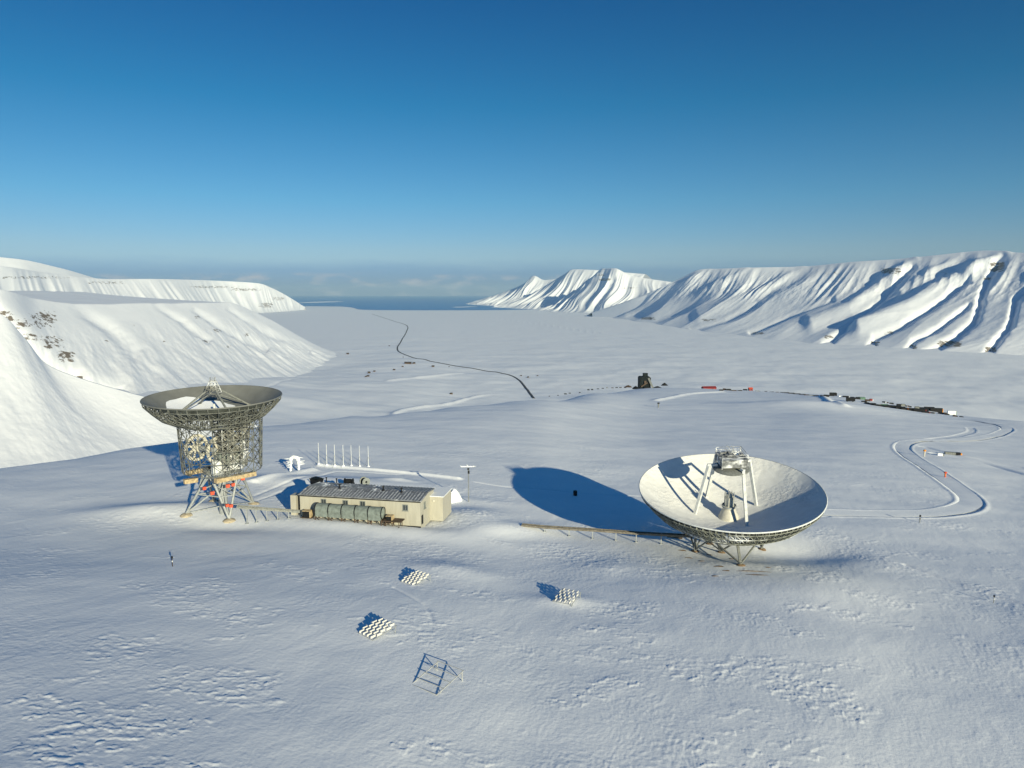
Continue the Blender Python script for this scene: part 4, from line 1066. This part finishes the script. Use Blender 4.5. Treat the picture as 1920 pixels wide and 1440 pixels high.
# ------------------------------------------------------------------ markers and small things on the plateau
def marker(u, v, h, r, mats, label, name='marker_post', cat='marker post'):
    p = hit(u, v); z = gz(p[0], p[1]); t = thing(name, label, cat, (p[0], p[1], z))
    mb = MB(); mb.tube((p[0], p[1], z - .4), (p[0], p[1], z + h), r, 8); mb.build('shaft', mats[0], t)
    mb = MB(); mb.lathe((p[0], p[1], z + h), (0, 0, 1), [(r * 1.2, -.05), (r * 2.1, 0), (r * 2.1, h * .22), (r * 1.0, h * .28), (.01, h * .29)], 8); mb.build('cap', mats[1], t)
    mb = MB(); mb.lathe((p[0], p[1], z + h * .55), (0, 0, 1), [(r * 1.0, -.02), (r * 1.35, 0), (r * 1.35, h * .16), (r, h * .18)], 8); mb.build('band', mats[2], t)
marker(323.5, 1062, 1.5, .08, (M_BROWN, M_BLACK, M_WHITE), 'lone black topped marker post on the open snow in the left foreground')
marker(1863, 1130, 1.2, .07, (M_STEEL, M_BLACK, M_WHITE), 'thin dark marker stake beside the ski track at the right edge')
marker(1724.5, 980, 1.7, .12, (M_STEEL, M_BLACK, M_BROWN), 'dark marker post on the near side of the snow road')
marker(1772, 896, 2.0, .28, (M_RED, M_RED, M_ORANGE), 'stout red marker post at the inside of the snow road bend')
marker(1733, 856, 2.6, .3, (M_CREAM2, M_ORANGE, M_CREAM2), 'pale orange topped marker post above the snow road bend')
marker(1234.5, 764, 3.2, .5, (M_STEEL, M_BLACK, M_STEEL), 'small dark marker post on the slope below the mine tower')
def barrel():
    p = hit(1078.5, 929); z = gz(p[0], p[1]); t = thing('fuel_barrel', 'small black barrel standing in the shadow of the wide white dish', 'barrel', (p[0], p[1], z))
    mb = MB(); mb.lathe((p[0], p[1], z - .2), (0, 0, 1), [(.6, 0), (.62, .05), (.6, .1), (.6, .55), (.64, .6), (.6, .65), (.6, 1.1), (.64, 1.15), (.6, 1.2), (.6, 1.7), (.56, 1.72), (.02, 1.7)], 20); mb.build('body', M_BLACK, t)
    mb = MB(); mb.tube((p[0] + .3, p[1] - .1, z + 1.5), (p[0] + .3, p[1] - .1, z + 1.62), .08, 8); mb.build('bung', M_STEEL, t)
barrel()
# bare gravel and planks the wind has swept clear round the fixed dish
def streaks():
    rnd = random.Random(21); mb = MB()
    for (u, v, w, l) in ((1268, 1008, 1.2, 4), (1292, 1046, .4, 1.8), (1315, 1052, .35, 1.4), (1349, 1062, .5, 2.2), (1362, 1070, .35, 1.6), (1410, 1071, .3, 7), (1340, 1080, .35, 1.5), (1280, 1032, .5, 2), (1420, 1078, .25, 4.5), (1440, 1064, .3, 1.2), (1372, 1048, .5, 1.4), (1330, 1040, .4, 1.6)):
        p = hit(u, v); V = []; n = 12
        for i in range(4):
            for k in range(n):
                t = 2 * math.pi * k / n; f = 1 - i / 3; q = 1 + .3 * math.sin(3 * t + u) + .2 * rnd.random()
                x = p[0] + l * .5 * f * q * math.cos(t); y = p[1] + w * f * q * math.sin(t) - .12 * (x - p[0]); V.append((x, y, gz(x, y) - .03 + .13 * (1 - f * f)))
        mb.add(V, [(i * n + k, i * n + (k + 1) % n, (i + 1) * n + (k + 1) % n, (i + 1) * n + k) for i in range(3) for k in range(n)], 0, True)
    tag(mb.build('gravel', M_RUST), 'patches of brown gravel swept bare round the legs of the wide dish', 'gravel', kind='stuff')
streaks()

# ------------------------------------------------------------------ roads
def ribbon(name, px, w, mat, lift, n=260, pts=None):
    P = np.array([hit(*p)[:2] for p in px]) if pts is None else pts
    k = np.r_[0, np.cumsum(np.hypot(*np.diff(P, axis=0).T))]; s = np.linspace(0, k[-1], n)
    X = pchip(k, P[:, 0], s); Y = pchip(k, P[:, 1], s); T = np.stack([np.gradient(X), np.gradient(Y)], 1); T /= np.linalg.norm(T, axis=1)[:, None]
    off = np.linspace(-w / 2, w / 2, 5); V = np.zeros((n, 5, 3))
    for j, o in enumerate(off): V[:, j, 0] = X - T[:, 1] * o; V[:, j, 1] = Y + T[:, 0] * o
    V[..., 2] = ground(V[..., 0], V[..., 1], False); V[..., 2] = V[..., 2].max(1)[:, None] * .7 + V[..., 2] * .3 + lift
    V[:, (0, 4), 2] -= lift * .8
    return structure(grid_obj(name, V[:, ::-1], mat))
ribbon('road', [(698, 589), (735, 601), (764, 612), (762, 622), (752, 640), (745, 653), (752, 662), (775, 671), (820, 680), (880, 690), (940, 700), (966, 708), (983, 724), (992, 736), (1001, 747)], 11, M_ROAD, 2.2, 420)
ribbon('snow_track', ROAD_PX, 6.6, M_TRACK, .10, 600)

# ------------------------------------------------------------------ mine, yard and huts beyond the brow
def mine():
    b = Vector(at(1209, 727, 1010)); t = thing('mine_tower', 'tall black mine tower with a square head and sloping conveyor on the brow', 'mine tower', b); s = .765
    mb = MB(); mb.box(b + Vector((-1, 0, 7)), (16, 14, 16)); mb.prism([b + Vector((-9, -7, 15)), b + Vector((7, -7, 15)), b + Vector((5.5, -7, 16.4)), b + Vector((-7.5, -7, 16.4))], (0, 14, 0))
    for i in range(7): mb.box(b + Vector((-8 + i * 2.4, -7.1, 7)), (.25, .25, 15))
    mb.build('wall', M_TEAL, t)
    mb = MB(); mb.box(b + Vector((.2, 0, 18)), (6.4, 6, 5)); mb.box(b + Vector((.2, 0, 20.7)), (7, 6.6, .5)); mb.build('head_house', M_TEAL, t)
    mb = MB(); mb.bar(b + Vector((3.5, -7.6, 15)), b + Vector((12, -10, -4)), 2.4, 2.4); mb.build('conveyor', M_STEEL, t)
    mb = MB(); mb.bar(b + Vector((-7, -8.2, 2.5)), b + Vector((2, -8.4, 8.5)), 2.0, 1.8); mb.box(b + Vector((-1, -8, 9)), (3, 2, 4)); mb.build('chute', M_BROWN, t)
    mb = MB(); mb.box(b + Vector((2, -9.0, -1)), (9, 5, 6)); mb.build('loading_bay', M_BLACK, t)
mine()
def hall(u, v, Y, w, d, h, rh, mat, roofmat, label, cat='building', yaw=0, grp=None, name='shed'):
    b = Vector(at(u, v, Y)); e = Vector((math.cos(yaw), math.sin(yaw), 0)); f = Vector((-e.y, e.x, 0)); t = thing(name, label, cat, b, grp)
    mb = MB(); mb.box(b + Vector((0, 0, h / 2 - 1)), (w, d, h + 2), e); mb.build('wall', mat, t)
    mb = MB()
    c = b + Vector((0, 0, h))
    mb.prism([c - e * (w / 2 + .3) - f * (d / 2 + .3), c - e * (w / 2 + .3) + f * (d / 2 + .3), c - e * (w / 2 + .3) + Vector((0, 0, rh))], e * (w + .6)); mb.build('roof', roofmat, t)
    mb = MB(); mb.box(b + e * w * .2 - f * (d / 2 + .05) + Vector((0, 0, h * .35)), (w * .12, .15, h * .7), e); mb.build('door', M_BLACK, t)
    return t
hall(1329, 731, 985, 19, 8, 3.2, 2.0, M_DRED, M_DRED, 'long red shed with sloping roof right of the mine tower', yaw=rad(8))
hall(1407, 732, 975, 5, 5, 2.6, 1.6, M_DRED, M_RED, 'small bright red hut right of the long red shed', name='hut')
hall(1397, 732.5, 975, 5, 4, 1.5, .8, M_BLACK, M_BLACK, 'low black hut touching the small bright red hut', name='hut')
def heap(u, v, Y, sx, sy, h, label, mat=None):
    p = at(u, v, Y); V = []; n = 18; rnd = random.Random(int(u * 7))
    for i in range(6):
        for k in range(n):
            a = 2 * math.pi * k / n; f = 1 - i / 5; q = 1 + .25 * math.sin(2 * a + u) + .15 * rnd.random()
            V.append((p[0] + sx * f * q * math.cos(a), p[1] + sy * f * q * math.sin(a), p[2] - 1.5 + (h + 1.5) * (1 - f ** 1.5) * (.85 + .3 * rnd.random())))
    mb = MB(); mb.add(V, [(i * n + k, i * n + (k + 1) % n, (i + 1) * n + (k + 1) % n, (i + 1) * n + k) for i in range(5) for k in range(n)], 0, True)
    return tag(mb.build('coal_heap', mat or M_BLACK, None, p), label, 'coal heap', 'black heaps round the mine tower')
heap(1232, 729, 1000, 9, 4, 3.4, 'black coal heap right of the conveyor of the mine tower')
heap(1192, 727, 1005, 6, 4, 2.2, 'low black coal heap left of the mine tower')
heap(1246, 721, 1030, 4, 3, 2.4, 'small black heap behind the coal heap right of the tower')
heap(1178, 724, 1010, 5, 3, 1.3, 'flat dark heap farthest left of the mine tower', M_BROWN)

# containers, lorries and stacks lined up along the brow
def crate(b, w, d, h, e, mat, endmat, name, label, cat, grp, wheels=False):
    f = Vector((-e.y, e.x, 0)); t = thing(name, label, cat, b, grp)
    mb = MB(); z = .9 if wheels else 0
    mb.box(b + Vector((0, 0, h / 2 + z)), (w, d, h), e)
    for i in range(max(2, int(w / .8))): mb.box(b + e * (-w / 2 + .3 + i * (w - .6) / max(1, int(w / .8) - 1)) - f * (d / 2 + .03) + Vector((0, 0, h / 2 + z)), (.18, .08, h * .92), e)
    mb.build('body', mat, t)
    mb = MB(); mb.box(b + e * (w / 2 + .3) + Vector((0, 0, (h * .42 + z))), (.6, d * .96, h * .84), e); mb.build('cab' if wheels else 'door', endmat, t)
    if wheels:
        for s_ in (-.33, .33):
            mb = MB(); mb.tube(b + e * w * s_ - f * d * .55 + Vector((0, 0, .5)), b + e * w * s_ + f * d * .55 + Vector((0, 0, .5)), .5, 12); mb.build('wheel', M_BLACK, t)
    return t
YARD = [  # photo column, row of the base, length, height, body, end, kind
 (1541, 743, 3.5, 1.2, 'k', 'k', 0), (1549, 743.5, 5, 2.2, 'k', 'k', 0), (1559, 742.5, 4.5, 4.2, 'k', 'k', 0), (1565, 742, 3.6, 4.0, 'k', 'k', 0), (1576, 744, 4, 1.6, 'w', 'k', 0), (1586, 745, 6, 1.8, 'k', 'w', 0),
 (1594, 753, 8, 3.6, 'k', 'k', 1), (1598, 746.5, 4, 1.6, 'k', 'k', 0), (1608, 748.5, 4, 2.6, 'k', 'k', 0), (1615, 749, 7, 3.0, 'g', 'g', 0), (1626, 752, 4.5, 2.0, 'b', 'k', 0), (1633, 751.5, 3, 2.4, 'r', 'w', 0), (1625, 757, 4, 1.6, 'k', 'k', 0),
 (1637, 759.5, 4.5, 2.2, 'k', 'k', 0), (1647, 761, 5, 1.8, 's', 'k', 0), (1658, 762, 6.5, 2.4, 'g', 'k', 0), (1667, 763.5, 6, 2.2, 'k', 's', 0), (1657, 755, 3, 1.6, 'k', 'w', 0), (1664, 755.5, 2.6, 1.9, 'b', 'k', 0), (1671, 757.5, 3.4, 1.6, 'k', 'k', 0),
 (1678, 765, 8, 2.6, 'k', 'k', 0), (1689, 767, 7, 2.6, 'k', 'k', 0), (1685, 761.5, 4, 2.4, 'k', 's', 0), (1693, 761.5, 3.6, 2.6, 's', 'k', 0), (1702, 762.5, 4.4, 2.6, 'b', 'k', 0), (1704, 768, 4, 1.8, 'o', 'w', 0),
 (1712, 770.5, 8, 2.8, 'k', 'k', 0), (1725, 772, 9, 3.0, 'k', 'r', 0), (1728, 766.5, 7, 3.4, 'k', 'k', 0), (1742, 770, 9, 4.0, 'k', 'k', 0), (1756, 772.5, 10, 4.2, 'k', 'o', 0), (1772, 776.5, 3.5, 1.6, 'b', 'k', 0), (1784, 778.5, 7, 3.6, 'w', 'g', 1), (1775, 778, 3, 1.4, 'k', 'k', 0), (1802, 782, 2.4, .9, 'k', 'k', 0),
 (1352, 732.5, 4, 1.8, 'k', 'b', 0), (1358, 731.5, 3, 2.4, 'b', 'k', 0), (1366, 732, 5, 2.2, 'k', 'b', 0), (1376, 733, 6, 1.2, 'b', 'k', 0), (1387, 733, 5, 1.2, 'k', 'k', 0), (1420, 733.5, 6, .9, 's', 'k', 0), (1436, 734, 5, .9, 'k', 's', 0), (1466, 736, 7, 1.1, 'k', 'k', 0), (1484, 738, 7, 1.2, 'k', 's', 0), (1520, 741.5, 6, .8, 's', 'k', 0), (1447, 735, 8, .9, 'k', 'k', 0), (1457, 735.5, 6, .9, 'b', 'k', 0), (1475, 737, 6, 1.1, 'k', 's', 0), (1494, 739, 8, 1.0, 'k', 'k', 0), (1504, 740, 7, .9, 'k', 'k', 0), (1512, 741, 6, 1.0, 'b', 'k', 0), (1530, 742.5, 7, 1.1, 'k', 'k', 0), (1121, 729.5, 4, 1.3, 'k', 'k', 0), (1130, 728.5, 4, 1.2, 'k', 'k', 0), (1148, 727.5, 4, 1.1, 'b', 'k', 0), (1156, 727, 4, 1.3, 'k', 'k', 0), (1172, 727, 4, 1.2, 'k', 'k', 0),
 (1602, 748, 3, 1.6, 'k', 'k', 0), (1620, 754, 5, 1.4, 'k', 's', 0), (1630, 758, 5, 1.3, 'k', 'k', 0), (1642, 760.5, 4, 1.6, 'k', 'k', 0), (1652, 762, 5, 1.5, 'k', 'b', 0), (1662, 763.5, 4, 2.0, 'k', 'k', 0), (1672, 764.5, 5, 1.8, 'k', 'k', 0), (1683.5, 766.5, 4, 2.2, 'k', 'k', 0),
 (1695, 768, 5, 2.2, 'k', 'k', 0), (1699, 762, 3, 1.8, 'k', 'w', 0), (1707, 763.5, 3, 2.2, 'k', 'k', 0), (1718, 771.5, 5, 2.4, 'k', 'k', 0), (1719, 766, 4, 2.4, 's', 'k', 0), (1734, 771, 5, 3.2, 'k', 'k', 0), (1749, 771.5, 5, 3.8, 'k', 'k', 0), (1735, 774, 6, 1.6, 'k', 'r', 0), (1746, 775, 5, 1.2, 'k', 's', 0), (1763, 776, 4, 1.4, 'k', 'b', 0), (1790, 781, 3, 1.2, 'b', 'k', 0),
 (1060, 739, 5, 1.6, 'k', 'k', 0), (1068, 737.5, 4, 1.3, 'k', 'k', 0), (1046, 741.5, 2.6, 1.0, 'k', 'k', 0), (1087, 736.5, 3, 1.4, 'k', 's', 0), (1103, 731.5, 3.6, 2.0, 'k', 'k', 0), (1110, 731, 3.4, 2.0, 'k', 'k', 0), (1138, 727.5, 2.6, 1.6, 's', 'k', 0), (1163, 727, 4, 1.4, 'b', 'k', 0), (1030, 743, 2.6, 1.0, 'k', 'k', 0)]
_M = {'k': M_BLACK, 'w': M_FROST, 'g': M_GREEN, 'b': M_BROWN, 'r': M_DRED, 's': M_STEEL, 'o': M_ORANGE}
_W = {'k': 'black', 'w': 'white', 'g': 'dull green', 'b': 'brown', 'r': 'dark red', 's': 'grey', 'o': 'orange'}
def yard():
    for i, (u, v, w, h, bm, em, whl) in enumerate(YARD):
        p = Vector(hit(u, v, 300, 1400)); p.z -= .2
        side = 'in the right hand yard' if u > 1535 else 'between red sheds and yard' if u > 1345 else 'left of the mine tower'
        col = _W[bm]; size = 'long' if w >= 7 else 'short' if w >= 4 else 'small'; tall = 'tall ' if h >= 3.5 else 'low ' if h < 1.5 else ''
        end = '' if em == bm else ' with %s end' % _W[em]
        grp = {'in the right hand yard': 'containers and stacks in the brow yard', 'between red sheds and yard': 'stores between the red sheds and the yard', 'left of the mine tower': 'crates left of the mine tower'}[side]
        nm = 'lorry' if whl else 'container' if w >= 4.5 else 'crate'
        crate(p, w, 2.6 if h > 1.5 else 2.0, h, Vector((.96, -.28, 0)).normalized() if u > 1535 else Vector((1, .06, 0)).normalized(), _M[bm], _M[em], nm, '%s%s %s %s%s %s' % (tall, size, col, nm, end, side), nm, grp, whl)
yard()
# two sledges with loads by the upper track
for (u, v, w, m1, m2, lb) in ((1781, 852, 4.6, M_STEEL, M_BLACK, 'grey loaded sledge by the upper snow track'), (1794, 853, 3.0, M_BLACK, M_ORANGE, 'black sledge with orange end by the upper snow track'), (1762, 854, 2.2, M_FROST, M_STEEL, 'small white sledge by the upper snow track')):
    p = Vector(hit(u, v)); crate(p, w, 1.8, 1.2, Vector((.95, -.3, 0)), m1, m2, 'sledge', lb, 'sledge', 'sledges by the upper track')

# huts and a cable mast on the valley floor
HUT = None
for i, (u, v, sc) in enumerate(((692, 700, 1.0), (702, 697, .9), (739, 694, .9), (755, 688, .8), (765, 682.5, 1.7), (776, 682, 1.2), (812, 688, 1.2), (842, 688, .5), (730, 649, .9), (652, 664, 1.3), (846, 739, .8), (977, 705, .7), (990, 708, .8), (1008, 705, .6), (922, 766, .35), (938, 764, .35), (756, 670, .5), (690, 706, .9), (686, 707, .7))):
    p = hit(u, v, 700)
    lab = 'small dark hut far off on the snowy valley floor'
    if HUT is None:
        b = Vector(p); HUT = thing('hut', lab, 'hut', b, 'distant huts on the valley floor')
        mb = MB(); mb.box(b + Vector((0, 0, 2.5)), (12, 8, 8)); mb.build('wall', M_BROWN, HUT)
        mb = MB(); mb.prism([b + Vector((-6.5, -4.5, 6.5)), b + Vector((-6.5, 4.5, 6.5)), b + Vector((-6.5, 0, 9))], (13, 0, 0)); mb.build('roof', M_BLACK, HUT)
    else:
        o = copy_tree(HUT); o.location = p; o.scale = (sc * (1.8 if sc == 1.7 else 1), sc, sc * .8); o.rotation_euler = (0, 0, (i * .7) % 1.2 - .5)

# ------------------------------------------------------------------ light, sky, air
SUN_DIR = Vector((0.47, -0.88, 0)).normalized()
SUN_EL = rad(14.6)
sd = Vector((SUN_DIR.x * math.cos(SUN_EL), SUN_DIR.y * math.cos(SUN_EL), math.sin(SUN_EL)))
sun = bpy.data.lights.new('sun', 'SUN'); suno = bpy.data.objects.new('sun', sun); COL.objects.link(suno)
sun.energy = 5.0; sun.angle = rad(0.53); sun.color = (1.0, 0.92, 0.65)
suno.rotation_euler = (-sd).to_track_quat('-Z', 'Y').to_euler()
suno.location = (200, -400, 300)

world = bpy.data.worlds.new('World'); SC.world = world; world.use_nodes = True
nt = world.node_tree; nt.nodes.clear()
out = nt.nodes.new('ShaderNodeOutputWorld'); bg = nt.nodes.new('ShaderNodeBackground')
sky = nt.nodes.new('ShaderNodeTexSky'); sky.sky_type = 'NISHITA'; sky.sun_disc = False
sky.sun_elevation = SUN_EL; sky.sun_rotation = math.atan2(SUN_DIR.x, SUN_DIR.y)
sky.altitude = 450; sky.air_density = 1.0; sky.dust_density = 0.3; sky.ozone_density = 3.0
tc = nt.nodes.new('ShaderNodeTexCoord'); sx = nt.nodes.new('ShaderNodeSeparateXYZ'); nt.links.new(tc.outputs['Generated'], sx.inputs[0])
cr = nt.nodes.new('ShaderNodeValToRGB'); nt.links.new(sx.outputs['Z'], cr.inputs[0])
els = cr.color_ramp.elements
for p, c in [(0.0, (.40, .54, .92)), (0.03, (.50, .63, .92)), (0.057, (.53, .66, .86)), (0.121, (.352, .66, .83)), (0.241, (.118, .548, .728)), (0.358, (.073, .426, .665)), (0.7, (.10, .64, 1.0))]:
    e = els.new(p); e.color = (*c, 1)
els.remove(els[0]); els.remove(els[-1])
mx = nt.nodes.new('ShaderNodeMix'); mx.data_type = 'RGBA'; mx.blend_type = 'MULTIPLY'; mx.inputs[0].default_value = 1
nt.links.new(sky.outputs[0], mx.inputs[6]); nt.links.new(cr.outputs[0], mx.inputs[7])
# a low bank of sea fog and cloud along the horizon
mp = nt.nodes.new('ShaderNodeMapping'); mp.inputs['Scale'].default_value = (5, 5, 42); nt.links.new(tc.outputs['Generated'], mp.inputs[0])
nz = noise(nt, mp.outputs[0], 1.0, 5, .6)
hz = nt.nodes.new('ShaderNodeMath'); hz.operation = 'MULTIPLY_ADD'; nt.links.new(nz, hz.inputs[0]); hz.inputs[1].default_value = -.022; nt.links.new(sx.outputs['Z'], hz.inputs[2])
bank = ramp(nt, hz.outputs[0], .018, .034, (1, 1, 1), (0, 0, 0))
m1 = nt.nodes.new('ShaderNodeMix'); m1.data_type = 'RGBA'; m1.blend_type = 'MULTIPLY'; nt.links.new(bank, m1.inputs[0]); nt.links.new(mx.outputs[2], m1.inputs[6]); m1.inputs[7].default_value = (.62, .74, .92, 1)
mp2 = nt.nodes.new('ShaderNodeMapping'); mp2.inputs['Scale'].default_value = (22, 22, 60); nt.links.new(tc.outputs['Generated'], mp2.inputs[0])
puff = ramp(nt, noise(nt, mp2.outputs[0], 1.0, 4, .55), .50, .68)
pm = nt.nodes.new('ShaderNodeMath'); pm.operation = 'MULTIPLY'; nt.links.new(puff, pm.inputs[0]); nt.links.new(ramp(nt, hz.outputs[0], .006, .016, (.85, .85, .85), (0, 0, 0)), pm.inputs[1])
m2 = nt.nodes.new('ShaderNodeMix'); m2.data_type = 'RGBA'; nt.links.new(pm.outputs[0], m2.inputs[0]); nt.links.new(m1.outputs[2], m2.inputs[6]); m2.inputs[7].default_value = (4.9, 4.9, 5.1, 1)
nt.links.new(m2.outputs[2], bg.inputs[0]); bg.inputs[1].default_value = 0.086
nt.links.new(bg.outputs[0], out.inputs[0])
SC.view_settings.view_transform = 'Standard'; SC.view_settings.look = 'None'; SC.view_settings.exposure = 0.35; SC.view_settings.gamma = 1
SC.cycles.use_denoising = True
SC.cycles.max_bounces = 8

def build_haze():
    m = bpy.data.materials.new('haze_air'); m.use_nodes = True; t = m.node_tree; t.nodes.clear()
    o_ = t.nodes.new('ShaderNodeOutputMaterial'); v = t.nodes.new('ShaderNodeVolumePrincipled')
    v.inputs['Color'].default_value = (0.56, 0.80, 1.0, 1); v.inputs['Density'].default_value = HAZE; v.inputs['Anisotropy'].default_value = 0.0
    t.links.new(v.outputs[0], o_.inputs['Volume'])
    x0, x1, y0, y1, z0, z1 = -95000, 95000, -20000, 95000, -445, 760
    me = bpy.data.meshes.new('haze')
    me.from_pydata([(x, y, z) for x in (x0, x1) for y in (y0, y1) for z in (z0, z1)], [], [(0, 1, 3, 2), (4, 6, 7, 5), (0, 4, 5, 1), (2, 3, 7, 6), (0, 2, 6, 4), (1, 5, 7, 3)])
    me.materials.append(m); o = bpy.data.objects.new('haze', me); COL.objects.link(o); o['kind'] = 'stuff'
HAZE = 1.3e-5
build_haze()
